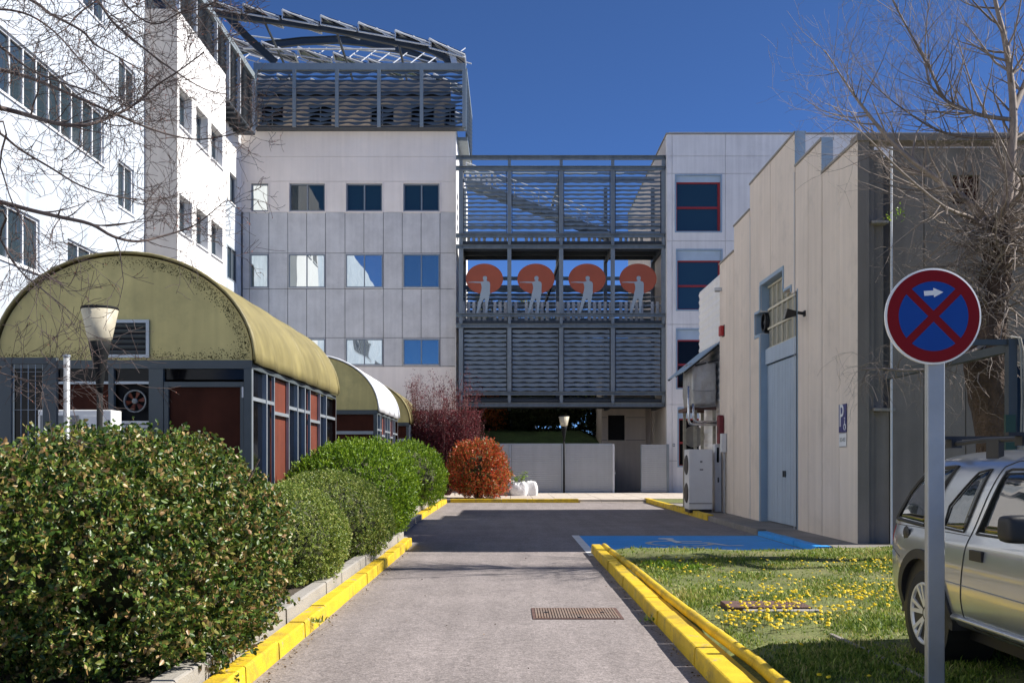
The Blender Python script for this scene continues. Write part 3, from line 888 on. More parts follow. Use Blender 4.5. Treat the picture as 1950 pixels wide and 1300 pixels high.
# stair inside the top level
st = MB(); SD = 51.0
a = P(888, 345, SD); c = P(1165, 448, SD)
for dy in (0, .95): st.bar(a + Vector((0, dy, 0)), c + Vector((0, dy, 0)), .06, .32)
stair = st.build('stair', M['steel'], bridge)
n = 18
for i in range(n):
    p = a.lerp(c, (i + .5) / n); m1 = MB(); m1.box(p.x - .16, p.x + .16, SD + .05, SD + .9, p.z - .03, p.z + .02); m1.build('step', M['steel'], stair)
m1 = MB()
for dy in (-.03, .98):
    for h in (.5, .95): m1.tube([a + Vector((0, dy, h)), c + Vector((0, dy, h))], .022, 5)
    for i in range(0, n + 1, 3):
        p = a.lerp(c, i / n) + Vector((0, dy, 0)); m1.tube([p, p + Vector((0, 0, .97))], .018, 5)
m1.build('handrail', M['light_tube'], stair)
m1 = MB()
for i in range(6):
    x = bx_(884) + i * .28; m1.box(x, x + .17, SD + .5, SD + .53, bz(333), bz(306))
m1.build('landing_boards', M['frame_white'], stair)
# discs and figures
fig = [(-4.2, 105), (-3.6, 101), (-1.3, 100.2), (.8, 100.8), (2.8, 101.6), (4, 103.5), (4.1, 108), (3.2, 111.6), (0, 113.3), (-3.4, 111.8), (-4.4, 108)]
sil = [(-1.8, 101.5), (-2, 98.6), (-5.2, 96.6), (-8.4, 95.8), (-20, 96.4), (-24, 96.2), (-34, 94.6), (-34.2, 93.4), (-24, 93.4), (-19, 92.6), (-9, 92.4), (-8.2, 90),
       (-6.9, 82), (-6.8, 76), (-7.6, 70), (-9.4, 60), (-9.8, 54), (-11, 46), (-13.2, 36), (-14, 28), (-16, 16), (-17.4, 5), (-18.6, 0), (-14.8, 0), (-12.6, 7), (-9.6, 18), (-8.8, 26), (-5.6, 36), (-1.2, 47),
       (0, 40), (.5, 30), (1.0, 20), (.8, 10), (0, 1), (.2, 0), (4.8, 0), (5.0, 10), (5.4, 22), (6.2, 32), (7.8, 42), (8.8, 52), (9.2, 58), (10.6, 59.5), (10, 68), (10.2, 78), (10.4, 88), (9.6, 93.5), (7.6, 96.2), (3.6, 98.4), (3, 101.7)]
for k, xc in enumerate((922.5, 1020.5, 1118, 1215)):
    zc = bz(531); rx, rz = 35.5 / F * BD, 29 / F * BD; xo = bx_(xc)
    m1 = MB(); m1.prism([(xo + rx * math.cos(2 * math.pi * i / 64), zc + rz * math.sin(2 * math.pi * i / 64)) for i in range(64)], lambda u, v, d: (u, BD - d, v), .0, .012)
    m1.build('disc', M['disc_red'], bridge, fix=True)
    sc = 1.86 / 113.3; z0 = bz(597) + .004
    m1 = MB()
    for poly, dd in ((sil, .022), (fig, .0225)):
        m1.prism([(xo + .03 + u * sc * 1.5, z0 + v * sc) for u, v in poly], lambda u, v, d: (u, BD - d, v), .013, dd)
    m1.build('figure', M['figure'], bridge, fix=True)

# ================================================================== white block on the right
WD = 49.0
wx = lambda x: PX(x, WD); wz = lambda y: PZ(y, WD)
ww = Wall('y', WD, -1)
block = thing('white_block', 'pale grey plastered block with red framed windows at the right end of the footbridge', 'building', (wx(1270), WD, 0))
wh = [(wx(1285), wx(1375), wz(443), wz(332)), (wx(1287), wx(1376), wz(592), wz(474)), (wx(1287), wx(1377), wz(741), wz(625)), (wx(1290), wx(1378), wz(889), wz(775))]
jy = [940, 877, 770, 617.5, 459, 330.5, 297.5, 256]
for k in range(len(jy) - 1):
    z0, z1 = wz(jy[k]) + .008, wz(jy[k + 1]) - .008
    if k == 0: z0 = -.1
    b = MB(); ww.solid(b, wx(1270), wx(1279.6), z0, z1, wh, -.35, 0); ww.solid(b, wx(1280.2), wx(1381), z0, z1, wh, -.35, 0); ww.solid(b, wx(1381.6), 30, z0, z1, wh, -.35, .0)
    b.build('wall_band', M['bldg_white'], block)
b = MB(); ww.box(b, wx(1270) + .02, 30, -.1, wz(257), -.5, -.352); b.build('wall_core', M['joint'], block)
b = MB(); b.box(wx(1270), wx(1270) + .3, WD + .36, WD + 16, 0, wz(256)); b.build('wall_flank', M['beige_wall'], block)
b = MB(); b.box(wx(1270) - .05, 30.05, WD - .05, WD + 16, wz(256) + .002, wz(253.5)); b.build('coping', M['concrete'], block)
b = MB(); b.box(wx(1276), 30, WD + .35, WD + .37, wz(253) , wz(248.5)); rail = b.build('roof_rail', M['rail_glass'], block)
b = MB(); b.box(wx(1276), 30, WD + .33, WD + .39, wz(248.4), wz(247.6))
for k in range(20): b.box(wx(1276) + 1.5 * k, wx(1276) + 1.5 * k + .03, WD + .33, WD + .345, wz(253), wz(248.5))
b.build('rail_bar', M['light_tube'], rail)
for k, (u0, u1, z0, z1) in enumerate(wh):
    g = MB(); ww.box(g, u0 + .03, u1 - .03, z0 + .03, z1 - .03, -.24, -.2); w = g.build('window', M['pane_dark'] if k > 1 else M['glass_tint'], block)
    f = MB()
    for (a, c, e, h) in ((u0, u0 + .07, z0, z1), (u1 - .07, u1, z0, z1), (u0 + .07, u1 - .07, z0, z0 + .07), (u0 + .07, u1 - .07, z1 - .07, z1)): ww.box(f, a, c, e, h, -.2, .02)
    f.build('window_frame', M['blue_metal'], w)
    bl = MB(); zb = z1 - (.36 if k == 0 else .55)
    ww.box(bl, u0 + .075, u1 - .075, zb, z1 - .072, -.195, -.10); bl.build('blind_box', M['blind'], w)
    f = MB(); zm = z0 + (zb - z0) * .5
    for (a, c, e, h) in ((u0 + .072, u0 + .13, z0 + .072, zb), (u1 - .19, u1 - .072, z0 + .072, zb), (u0 + .13, u1 - .19, zm - .05, zm + .05), (u0 + .13, u1 - .19, zb - .07, zb - .002), (u0 + .13, u1 - .19, z0 + .072, z0 + .12)): ww.box(f, a, c, e, h, -.199, -.14)
    f.build('sash', M['frame_red'], w)
m1 = MB(); ww.box(m1, wx(1281), wx(1285.2), wz(850), wz(844), .003, .02)
pl = m1.build('plaque', M['grey_grille'], block)
m1 = MB(); ww.box(m1, wx(1282.2), wx(1284.2), wz(848.6), wz(845.4), .021, .026); m1.build('plaque_mark', M['frame_white'], pl)
# low wing behind the passage
wing = thing('rear_wing', 'beige plastered wing with a dark shuttered window behind the gate under the footbridge', 'building', (6.5, 54, 0))
vw = Wall('y', 54.0, -1); vh = [(PX(1158, 54), PX(1190, 54), PZ(838, 54), PZ(790, 54))]
b = MB(); vw.solid(b, 5.0, PX(1230, 54), 0, 8.2, vh, -.3, 0); b.box(PX(1246, 54), 7.72, 53.6, 54.3, 0, 8.2); b.box(5, 7.74, 54.31, 60, 0, 8.0); b.build('wall', M['beige_wall'], wing)
b = MB(); vw.box(b, vh[0][0], vh[0][1], vh[0][2], vh[0][3], -.28, -.2); w = b.build('window', M['dark'], wing)
b = MB(); vw.box(b, vh[0][0] - .05, vh[0][1] + .05, vh[0][3] + .003, vh[0][3] + .09, .003, .10); vw.box(b, vh[0][0] - .05, vh[0][1] + .05, vh[0][2] - .09, vh[0][2] - .003, .003, .10); b.build('window_sill', M['beige_wall'], w)
b = MB()
for z in (PZ(795, 54), PZ(838, 54)):
    vw.box(b, 5.02, vh[0][0] - .06, z, z + .03, .001, .004); vw.box(b, vh[0][1] + .06, PX(1229, 54), z, z + .03, .001, .004)
b.build('joint_line', M['joint'], wing)
# ================================================================== stepped workshop on the right
XW = 6.4; TH = .21
sw = Wall('x', XW, -1)
shop = thing('workshop_building', 'tall beige workshop with stepped parapet, blue metal door and end wall darkened to its shade', 'building', (XW, 26, 0))
# opening of the door and the stepped window above it
D0, D1 = 22.1, 25.35
op = [(D0, D1, -.1, 4.88), (D0, D1 + .5, 4.88, 5.42), (D0, D1 - .05, 4.88, 5.42), (22.6, D1 - .05, 5.42, 5.56), (23.25, D1 - .05, 5.56, 6.08)]
steps = [(18.3, 20.37, 7.5), (20.4, 22.27, 8.2), (22.3, 26.47, 8.96), (26.5, 28.37, 8.3), (28.4, 30.3, 7.6)]
def subpanels(a, c):
    n = max(1, round((c - a) / 1.05)); return [(a + (c - a) * k / n, a + (c - a) * (k + 1) / n) for k in range(n)]
for (a, c, zt) in steps:
    for (p, q) in subpanels(a, c):
        b = MB(); sw.solid(b, p + .006, q - .006, 0, zt, op, -TH, random.uniform(-.004, .004)); b.build('wall_panel', M['shop_wall'], shop)
    b = MB(); b.box(XW - .03, XW + TH + .03, a - .012, c + .012, zt + .002, zt + .05); b.build('coping', M['concrete'], shop)
    # blue clad edges of the steps
    lo = {18.3: 7.3, 20.4: 7.5, 22.3: 8.2}.get(a)
    if lo and a > 19:
        b = MB(); b.box(XW - .012, XW + TH + .012, a - .03, a - .013, lo + .06, zt + .049); b.build('edge_cladding', M['blue_metal'], shop)
b = MB(); b.box(XW + .03, XW + TH - .003, 18.32, 30.28, 0, 7.0)
b = MB(); b.box(XW + TH + .004, XW + TH + .2, 18.6, 22.0, 0, 6.9); b.box(XW + TH + .004, XW + TH + .2, 25.95, 30.2, 0, 6.9); b.box(XW + TH + .25, XW + TH + .4, 18.6, 30.2, 0, 6.9); b.build('inner_wall', M['joint'], shop)
b = MB(); b.box(XW + TH + .01, 24, 18.65, 33.8, 6.92, 7.0); b.box(23.8, 24, 18.65, 33.8, 0, 6.9); b.box(XW + 1.3, 24, 33.6, 33.8, 0, 6.9); b.build('roof', M['concrete'], shop)
b = MB()                      # expansion joints with dark gaps
for y in (20.385, 22.285, 26.485): b.box(XW + .02, XW + .06, y - .016, y + .016, 0, 7.4)
b.build('joint_line', M['dark'], shop)
b = MB()
for y in (22.285 + .05, 26.485 - .05): b.box(XW - .016, XW - .006, y - .012, y + .012, .1, 8.1)
b.build('joint_cover', M['frame_white'], shop)
# door
b = MB(); XR = XW + TH
b.box(XW + .004, XR + .02, D1 - .012, D1 - .001, .1, 4.87); b.box(XW + .004, XR + .02, D0 + .001, D0 + .012, .1, 5.4)
b.build('door_reveal', M['blue_metal'], shop)
b = MB()
fr = .10
for (a, c, e, h) in ((D1, D1 + .09, .1, 4.86), (D0 - .03, D0 - .002, .1, 5.45)):
    b = MB(); sw.box(b, a, c, e, h, .006, .02); b.build('door_trim', M['blue_metal'], shop)
mid = (D0 + D1) / 2
for (a, c) in ((D0 + .03, mid - .012), (mid + .012, D1 - .03)):
    b = MB(); b.box(XR - .04, XR + .02, a, c, .13, 4.05); lf = b.build('door_leaf', M['door_blue'], shop)
    b = MB(); n = 7
    for k in range(n + 1):
        y = a + (c - a) * k / n; b.box(XR - .046, XR - .0405, y - .008, y + .008, .14, 4.04)
    b.build('rib', M['door_blue'], lf)
    b = MB(); b.box(XR - .075, XR - .0465, mid + (-.10 if a < mid - 1 else .05), mid + (-.05 if a < mid - 1 else .10), 1.25, 1.4); b.build('handle', M['dark_steel'], lf)
b = MB(); b.box(XR - .10, XR + .02, D0 + .02, D1 - .02, 4.08, 4.46); b.build('lintel', M['door_blue'], shop)
# stepped window
b = MB()
wn = [(D0 + .02, D1 - .08, 4.48, 4.98), (D0 + .05, D1 + .4, 4.98, 5.42), (22.65, D1 - .08, 5.43, 5.55), (23.3, D1 - .08, 5.56, 6.05)]
for (a, c, e, h) in wn: b.box(XR - .01, XR + .01, a, c, e + .001, h)
win = b.build('window', M['sheet'], shop)
b = MB(); y = D0 + .12; k = 0
while y < D1 - .05:
    top = 5.42 if y < 22.65 else (5.55 if y < 23.3 else 6.05)
    b.box(XR - .05, XR - .012, y - .018, y + .018, 4.48, top); y += .44
for z in (4.47, 4.98, 5.46, 6.03):
    a = D0 + .02 if z < 5 else (22.65 if z < 5.5 else 23.3)
    b.box(XR - .056, XR - .014, a, D1 - .08, z - .025, z + .025)
b.build('window_bars', M['cream'], win)
b = MB(); t = .06
for (a, c, e, h) in ((23.25 - t, D1 - .05 + t, 6.08, 6.08 + t * 1.6), (23.25 - t, 23.25 - .002, 5.62, 6.078), (22.6 - t, 23.25 - t - .002, 5.56, 5.56 + t), (22.6 - t, 22.6 - .002, 5.46, 5.558),
                     (D1 - .048, D1 + t, 5.48, 6.078), (D1 + .002, D1 + .5 + t, 5.42, 5.42 + t), (D1 + .502, D1 + .5 + t, 4.9, 5.418), (D1 + .09, D1 + .5 + t, 4.8, 4.878)):
    sw.box(b, a, c, e, h, .006, .03)
b.build('window_trim', M['blue_metal'], shop)
b = MB(); b.box(XW + .003, XR + .01, D1 - .048, D1 - .052, 5.44, 6.07); b.box(XW + .003, XR + .01, D1 + .492, D1 + .497, 4.89, 5.41); b.box(XW + .003, XR + .02, D1 - .05, D1 + .49, 5.408, 5.417); b.box(XW + .003, XR + .01, 23.27, D1 - .06, 6.068, 6.077)
b.build('window_reveal', M['blue_metal'], shop)
b = MB(); b.lathe([(.20, -.05), (.24, -.05), (.24, .05), (.20, .05)], (XR - .07, D1 + .1, 5.18), 24, 0, 'x', False)
for k in range(6):
    a = R(60 * k); b.bar((XR - .07, D1 + .1, 5.18), (XR - .06, D1 + .1 + .2 * math.cos(a), 5.18 + .2 * math.sin(a)), .02, .09)
b.build('extractor_fan', M['black'], shop)
# corrugated far section
b = MB(); vs = []; fs = []; n = 62; z0, z1 = 0.1, 7.4
for i in range(n + 1):
    z = z0 + (z1 - z0) * i / n; dx = .035 if i % 2 else 0
    vs += [(XW + .1 - dx, 30.35, z), (XW + .1 - dx, 34.0, z)]
for i in range(n): fs.append((2 * i, 2 * i + 1, 2 * i + 3, 2 * i + 2))
b.add(vs, fs); b.box(XW + .11, XW + .3, 30.35, 33.99, .1, 7.38); b.build('corrugated_wall', M['white_wall'], shop)
# camera-facing end wall, its shade painted as dark grey
ew = Wall('y', 18.3, -1)
ex = lambda x: PX(x, 18.3); ez = lambda y: PZ(y, 18.3)
b = MB(); ew.box(b, XW + .004, ex(1655), 0, 7.49, -.3, .004); b.build('pilaster', M['shop_shade_grey'], shop)
b = MB(); ew.box(b, ex(1655) + .003, ex(1668), 0, 7.44, -.3, -.10); b.build('pilaster', M['shop_shade_grey'], shop)
b = MB(); ew.box(b, ex(1668) + .003, ex(1690), ez(780), 7.4, -.3, -.2); b.build('recess_panel', M['shop_shade_grey'], shop)
b = MB(); ew.box(b, ex(1668) + .003, ex(1700), .1, ez(783), -.3, -.17); b.build('side_door', M['shop_shade_grey'], shop)
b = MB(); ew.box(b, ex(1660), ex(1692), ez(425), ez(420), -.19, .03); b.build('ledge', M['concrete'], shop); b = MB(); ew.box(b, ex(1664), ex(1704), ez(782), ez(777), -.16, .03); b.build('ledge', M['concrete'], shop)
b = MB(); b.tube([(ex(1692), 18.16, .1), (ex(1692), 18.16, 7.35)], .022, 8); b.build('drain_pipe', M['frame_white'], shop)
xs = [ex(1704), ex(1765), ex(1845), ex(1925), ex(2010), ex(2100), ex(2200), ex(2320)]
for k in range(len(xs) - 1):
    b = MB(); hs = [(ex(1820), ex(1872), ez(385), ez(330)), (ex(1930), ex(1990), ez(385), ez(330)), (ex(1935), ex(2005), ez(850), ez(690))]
    ew.solid(b, xs[k] + .008, xs[k + 1] - .008, 0, 7.42, hs, -.3, -.12 + random.uniform(-.006, .006)); b.build('wall_panel', M['shop_shade_grey'], shop)
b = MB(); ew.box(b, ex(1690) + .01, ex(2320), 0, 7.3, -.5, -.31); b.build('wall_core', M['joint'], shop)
b = MB(); ew.box(b, XW - .02, ex(2320), 7.5, 7.62, -.35, .05); b.build('roof_edge', M['shop_shade_grey'], shop)
for (u0, u1, z0, z1) in hs[:2]:
    v = MB(); ew.box(v, u0, u1, z0, z1, -.3, -.25); vv = v.build('vent', M['brown'], shop)
    for j in range(7):
        v = MB(); z = z0 + (z1 - z0) * (j + .5) / 7; ew.box(v, u0 + .01, u1 - .01, z - .02, z + .02, -.249, -.18); v.build('vent_slat', M['brown'], vv)
u0, u1, z0, z1 = hs[2]
window(shop, ew, u0, u1, z0, z1, .25, 'pane_dark', 'frame_grey', 2, .05)
# ================================================================== vaulted kiosks
def kiosk(Y0, length, label, roofm, detail=True, x_off=0.0):
    XRt, XLf = -4.15 + x_off, -8.26 + x_off
    ZE, RZ = 3.25, 1.68
    cx = (XRt + XLf) / 2; rx = (XRt - XLf) / 2
    Y1 = Y0 + length
    t = thing('vaulted_kiosk', label, 'pavilion', (cx, Y0, .1))
    # vault shell with slight ribs and a sagging skin
    vs = []; fs = []; na, nl = 40, int(length * 8)
    for j in range(nl + 1):
        y = Y0 - .06 + (length + .12) * j / nl
        fr = (j / nl * length / 1.25) % 1.0
        sag = .022 * math.sin(math.pi * fr) ** 2
        for i in range(na + 1):
            a = math.pi * i / na
            k = 1.0 - sag + .004 * math.sin(7 * a + y * 2)
            vs.append((cx + (rx + .05) * k * math.cos(a), y, ZE + (RZ + .04) * k * math.sin(a) - (.05 if i in (0, na) else 0)))
    for j in range(nl):
        for i in range(na):
            p = j * (na + 1) + i; fs.append((p, p + 1, p + na + 2, p + na + 1))
    b = MB(); b.add(vs, fs); v = b.build('vault', roofm, t, smooth=True)
    so_ = v.modifiers.new('thick', 'SOLIDIFY'); so_.thickness = .025; so_.offset = -1
    nr_ = max(3, round(length / 1.3))
    for j in range(nr_ + 1):                             # sheet seams
        y = Y0 - .06 + (length + .12) * j / nr_; b = MB()
        q = [Vector((cx + (rx + .056) * math.cos(math.pi * i / 32), y, ZE + (RZ + .046) * math.sin(math.pi * i / 32))) for i in range(33)]
        b.tube(q, .016 if 0 < j < nr_ else .026, 5); b.build('vault_seam', roofm, t, smooth=True)
    # gable panel
    for (yy, nm) in ((Y0, 'gable_panel'), (Y1, 'gable_panel')):
        pl = [(cx + rx * math.cos(math.pi * i / 48), ZE + RZ * math.sin(math.pi * i / 48)) for i in range(49)]
        b = MB(); b.prism(pl, lambda u, w, d: (u, yy + d, w), 0, .05); g = b.build(nm, M['vault_end'], t, fix=True)
        if yy == Y0 and detail:
            rng = random.Random(3); m1 = MB()
            for _ in range(2300):                              # lichen specks along the rim and the foot
                q = rng.random()
                if q < .62:
                    a = rng.uniform(.02, 2.3); k = 1 - abs(rng.gauss(.045, .03)) - .012
                    if a > 1.4 and rng.random() < .55: continue
                    p = Vector((cx + rx * k * math.cos(a), yy - .003, ZE + RZ * k * math.sin(a)))
                else:
                    p = Vector((rng.uniform(XLf + .1, XRt - .1), yy - .003, ZE + abs(rng.gauss(.03, .07)) + .012))
                    if ((p.x - cx) / rx) ** 2 + ((p.z - ZE) / RZ) ** 2 > .97: continue
                r = rng.uniform(.004, .0105); n = 5
                ph = rng.random() * 6
                m1.add([(p.x + r * rng.uniform(.6, 1.4) * math.cos(ph + 6.283 * i / n), p.y, p.z + r * rng.uniform(.6, 1.3) * math.sin(ph + 6.283 * i / n)) for i in range(n)], [range(n)])
            lo = m1.build('lichen', M['moss'], g); lo['kind'] = 'stuff'
    # eaves beam
    b = MB(); b.box(XLf, XRt, Y0 - .02, Y0 + .06, ZE - .14, ZE - .005); b.box(XRt - .06, XRt + .0, Y0 + .061, Y1, ZE - .14, ZE - .06); b.box(XLf, XLf + .06, Y0 + .061, Y1, ZE - .14, ZE - .06); b.build('eaves_beam', M['frame_blue'], t)
    # dark room inside
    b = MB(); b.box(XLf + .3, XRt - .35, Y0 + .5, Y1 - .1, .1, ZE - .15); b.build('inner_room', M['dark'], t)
    b = MB(); b.box(XLf, XRt, Y0, Y1, -.05, .25); b.build('floor', M['concrete'], t)
    b = MB(); b.box(XLf, XLf + .05, Y0 + .07, Y1, .2, ZE - .15); b.box(XLf, XRt, Y1 - .05, Y1, .2, ZE - .15); b.build('back_wall', M['brown'], t)
    # side wall: posts
    sf = length / 7.75
    bays = [0, .95, 3.45, 4.15, 6.5, 7.72]
    zt = ZE - .145
    for i, u in enumerate(bays):
        y = Y0 + u * sf
        b = MB(); b.box(XRt - .08, XRt, y, y + .06, .2, zt); b.build('side_post', M['frame_lit'], t)
    for i in range(5):
        a = Y0 + bays[i] * sf + .06; c = Y0 + bays[i + 1] * sf
        wide = c - a > 1.3
        cuts = [a, c] if not wide else [a, a + (c - a) * .22, a + (c - a) * .70, c]
        for q in cuts[1:-1]:
            b = MB(); b.box(XRt - .06, XRt - .005, q - .02, q + .02, .2, zt); b.build('side_post', M['frame_lit'], t)
        for k, (p, q) in enumerate(zip(cuts, cuts[1:])):
            low = .16 if (wide and k == 1) else 0
            b = MB(); b.box(XRt - .055, XRt - .008, p + .021, q - .021, zt - .50 - low, zt - .44 - low); b.build('transom', M['frame_lit'], t)
            mm = M['red_panel'] if (wide and k == 1) else M['pane_dark']
            b = MB(); b.box(XRt - .10, XRt - .075, p + .015, q - .015, .25, zt - .01); pn = b.build('pane', mm, t)
            if not (wide and k == 1):
                b = MB(); b.box(XRt - .13, XRt - .11, p + .05, p + .05 + (q - p) * .35, .3, zt - .3); b.build('red_strip', M['red_panel'], pn)
    if not detail:
        b = MB(); b.box(XRt - .12, XRt - .002, Y0 - .01, Y0 + .0, .2, zt); b.build('front_post', M['frame_blue'], t)
        b = MB(); b.box(XLf, XRt - .13, Y0 + .06, Y0 + .1, .2, zt); b.build('front_panel', M['brown'], t)
        b = MB(); b.box(XLf, XRt - .13, Y0 - .0, Y0 + .058, zt - .62, zt - .52); b.build('transom', M['frame_lit'], t)
        return t
    # front frame, photo positions on the plane Y0
    X = lambda x: PX(x, Y0); Z = lambda y: PZ(y, Y0)
    for (a, c, d) in ((466, 480, .10), (285, 312, .06), (208, 218, .03), (-10, 25, .05), (85, 108, .05)):
        b = MB(); b.box(X(a), X(c), Y0 - .03 - d * .2, Y0 + .06, .2, zt); b.build('front_post', M['frame_blue'], t)
    b = MB()
    for (a, c) in ((109, 207), (219, 284)): b.box(X(a), X(c), Y0 - .01, Y0 + .03, Z(731), Z(726))
    b.build('transom', M['frame_lit'], t)
    b = MB(); b.box(X(25), X(84), Y0 + .02, Y0 + .03, .25, zt); b.box(X(109), X(207), Y0 + .042, Y0 + .05, Z(725), zt); b.box(X(219), X(284), Y0 + .042, Y0 + .05, Z(725), zt); b.box(X(313), X(465), Y0 + .042, Y0 + .05, Z(722), zt); b.build('pane', M['pane_dark'], t)
    b = MB(); b.box(X(109), X(207), Y0 + .05, Y0 + .08, .25, Z(732)); b.build('front_panel', M['brown'], t)
    b = MB(); b.box(X(219), X(284), Y0 + .15, Y0 + .17, Z(798), Z(732)); b.build('front_panel', M['dark'], t)
    b = MB()
    for k in range(5): b.box(X(219), X(284), Y0 - .01 + .002 * (k % 2), Y0 + .04, Z(838) + .066 * k, Z(838) + .066 * k + .05)
    b.build('white_louvre', M['white_metal'], t)
    # door on the right
    dr = MB(); dr.box(X(322), X(458), Y0 + .02, Y0 + .05, .25, Z(737)); door = dr.build('door', M['brown'], t)
    b = MB()
    b.box(X(313), X(322) - .002, Y0 - .03, Y0 + .04, .2, Z(727)); b.box(X(458) + .002, X(465), Y0 - .03, Y0 + .04, .2, Z(727)); b.box(X(322), X(458), Y0 - .03, Y0 + .04, Z(737) + .002, Z(727))
    b.build('door_frame', M['frame_blue'], door)
    b = MB(); b.box(X(462), X(465), Y0 - .05, Y0 - .031, Z(757), Z(737)); b.build('hinge', M['frame_white'], door)
    # extractor fan
    fc_ = Vector((X(254), Y0 + .09, Z(763))); b = MB()
    b.lathe([(.165, -.03), (.185, -.03), (.185, .03), (.165, .03)], fc_, 28, 0, 'y', False); fan = b.build('extractor_fan', M['grey_grille'], t)
    for k in range(6):
        a = R(60 * k + 15); b = MB(); r0, r1 = .035, .155
        vs = [(fc_.x + r0 * math.cos(a - .3), fc_.y - .02, fc_.z + r0 * math.sin(a - .3)), (fc_.x + r1 * math.cos(a - .32), fc_.y - .03, fc_.z + r1 * math.sin(a - .32)), (fc_.x + r1 * math.cos(a + .2), fc_.y + .01, fc_.z + r1 * math.sin(a + .2)), (fc_.x + r0 * math.cos(a + .3), fc_.y + .0, fc_.z + r0 * math.sin(a + .3))]
        b.add(vs + [(x, y + .006, z) for x, y, z in vs], [(0, 1, 2, 3), (7, 6, 5, 4), (0, 4, 5, 1), (1, 5, 6, 2), (2, 6, 7, 3), (3, 7, 4, 0)]); b.build('fan_blade', M['red_panel'], fan)
    b = MB(); b.lathe([(.02, -.05), (.045, -.04), (.045, .02)], fc_, 16, 0, 'y'); b.build('fan_hub', M['grey_grille'], fan)
    # louvred vent in the gable
    b = MB(); u0, u1, z0, z1 = X(196), X(285), Z(681), Z(609); y0 = Y0 - .035
    b.box(u0, u0 + .05, y0, Y0 - .002, z0, z1); b.box(u1 - .05, u1, y0, Y0 - .002, z0, z1); b.box(u0 + .05, u1 - .05, y0, Y0 - .002, z0, z0 + .05); b.box(u0 + .05, u1 - .05, y0, Y0 - .002, z1 - .05, z1)
    vent = b.build('vent', M['frame_lit'], t)
    b = MB(); b.box(u0 + .05, u1 - .05, Y0 - .006, Y0 - .003, z0 + .05, z1 - .05); b.build('vent_back', M['dark'], vent)
    for k in range(6):
        z = z0 + .07 + k * (z1 - z0 - .1) / 6
        b = MB(); b.bar((u0 + .05, Y0 - .02, z + .02), (u1 - .05, Y0 - .02, z + .02), .05, .012, up=(0, .7, .7)); b.build('vent_slat', M['frame_blue'], vent)
    return t

kiosk(16.07, 7.75, 'nearest olive barrel roofed pavilion with vent grille in its gable, behind the big bush', M['vault'])
kiosk(31.3, 5.7, 'second barrel roofed pavilion with a pale sunlit vault, behind the first', M['vault_sunlit'], False)
kiosk(41.2, 4.6, 'farthest yellow barrel roofed pavilion, half hidden by the plum shrub', M['vault'], False)
# ================================================================== text helper
def text_mesh(name, s, size, fn, mtl, parent, th=.002, ax=1.0):
    cu = bpy.data.curves.new('t', 'FONT'); cu.body = s; cu.size = size; cu.align_x = 'CENTER'; cu.align_y = 'CENTER'; cu.extrude = th; cu.resolution_u = 3
    to = bpy.data.objects.new('t', cu); COL.objects.link(to); bpy.context.view_layer.update()
    me = bpy.data.meshes.new_from_object(to.evaluated_get(bpy.context.evaluated_depsgraph_get()))
    bpy.data.objects.remove(to); me.name = name
    og = worg(parent)
    for v in me.vertices: v.co = Vector(fn(v.co.x * ax, v.co.y, v.co.z)) - og
    me.materials.clear()
    bm = bmesh.new(); bm.from_mesh(me); bmesh.ops.recalc_face_normals(bm, faces=bm.faces); bm.to_mesh(me); bm.free()
    return link_mesh(name, me, mtl, parent)

# ================================================================== no-stopping sign
SD_ = F / 305.0
sx, sz = PX(1776, SD_), PZ(602.5, SD_)
sign = thing('road_sign', 'round red and blue no stopping sign with white arrow on a square steel post', 'road sign', (sx + .005, SD_, .1))
Rr = .3
m1 = MB(); m1.lathe([(Rr - .004, .012), (Rr, .008), (Rr, -.008), (Rr - .012, -.010)], (sx, SD_, sz), 72, 0, 'y')
disc = m1.build('sign_plate', M['sign_white'], sign)
def flat(poly, y0, name, m, par):
    b = MB(); b.prism([(sx + u, sz + v) for u, v in poly], lambda u, v, d: (u, SD_ - d, v), y0 - .0015, y0); return b.build(name, m, par, fix=True)
flat([(.288 * math.cos(2 * math.pi * i / 72), .288 * math.sin(2 * math.pi * i / 72)) for i in range(72)], .0125, 'red_field', M['sign_red'], disc)
rb = .217; hw = .024
for q in range(4):
    c = math.pi / 2 * q                # sector between the diagonals, pointing right, up, left, down
    pts = []
    ap = hw * math.sqrt(2)
    pts.append((ap * math.cos(c), ap * math.sin(c)))
    off = math.asin(hw / rb)
    for i in range(17):
        a = c - math.pi / 4 + off + (math.pi / 2 - 2 * off) * i / 16
        pts.append((rb * math.cos(a), rb * math.sin(a)))
    flat(pts, .0145, 'blue_field', M['sign_blue'], disc)
ar = [(-.062, -.022 + .146), (-.058, .018 + .146 - .006), (.0, .018 + .142), (.0, .034 + .142), (.064, 0.004 + .146), (.006, -.026 + .146), (.002, -.014 + .142)]
flat([(-.058, .126), (-.061, .156), (-.002, .160), (-.003, .176), (.060, .149), (.002, .117), (.000, .131)], .0165, 'arrow', M['sign_white'], disc)
m1 = MB(); m1.box(sx - .022, sx + .088, SD_ + .02, SD_ + .075, 0, sz + .12); m1.build('post', M['galv'], sign, bevel=.008)
m1 = MB()
for dz in (-.12, .1): m1.box(sx - .04, sx + .105, SD_ + .0105, SD_ + .0195, sz + dz, sz + dz + .04)
m1.build('clamp', M['galv'], sign)

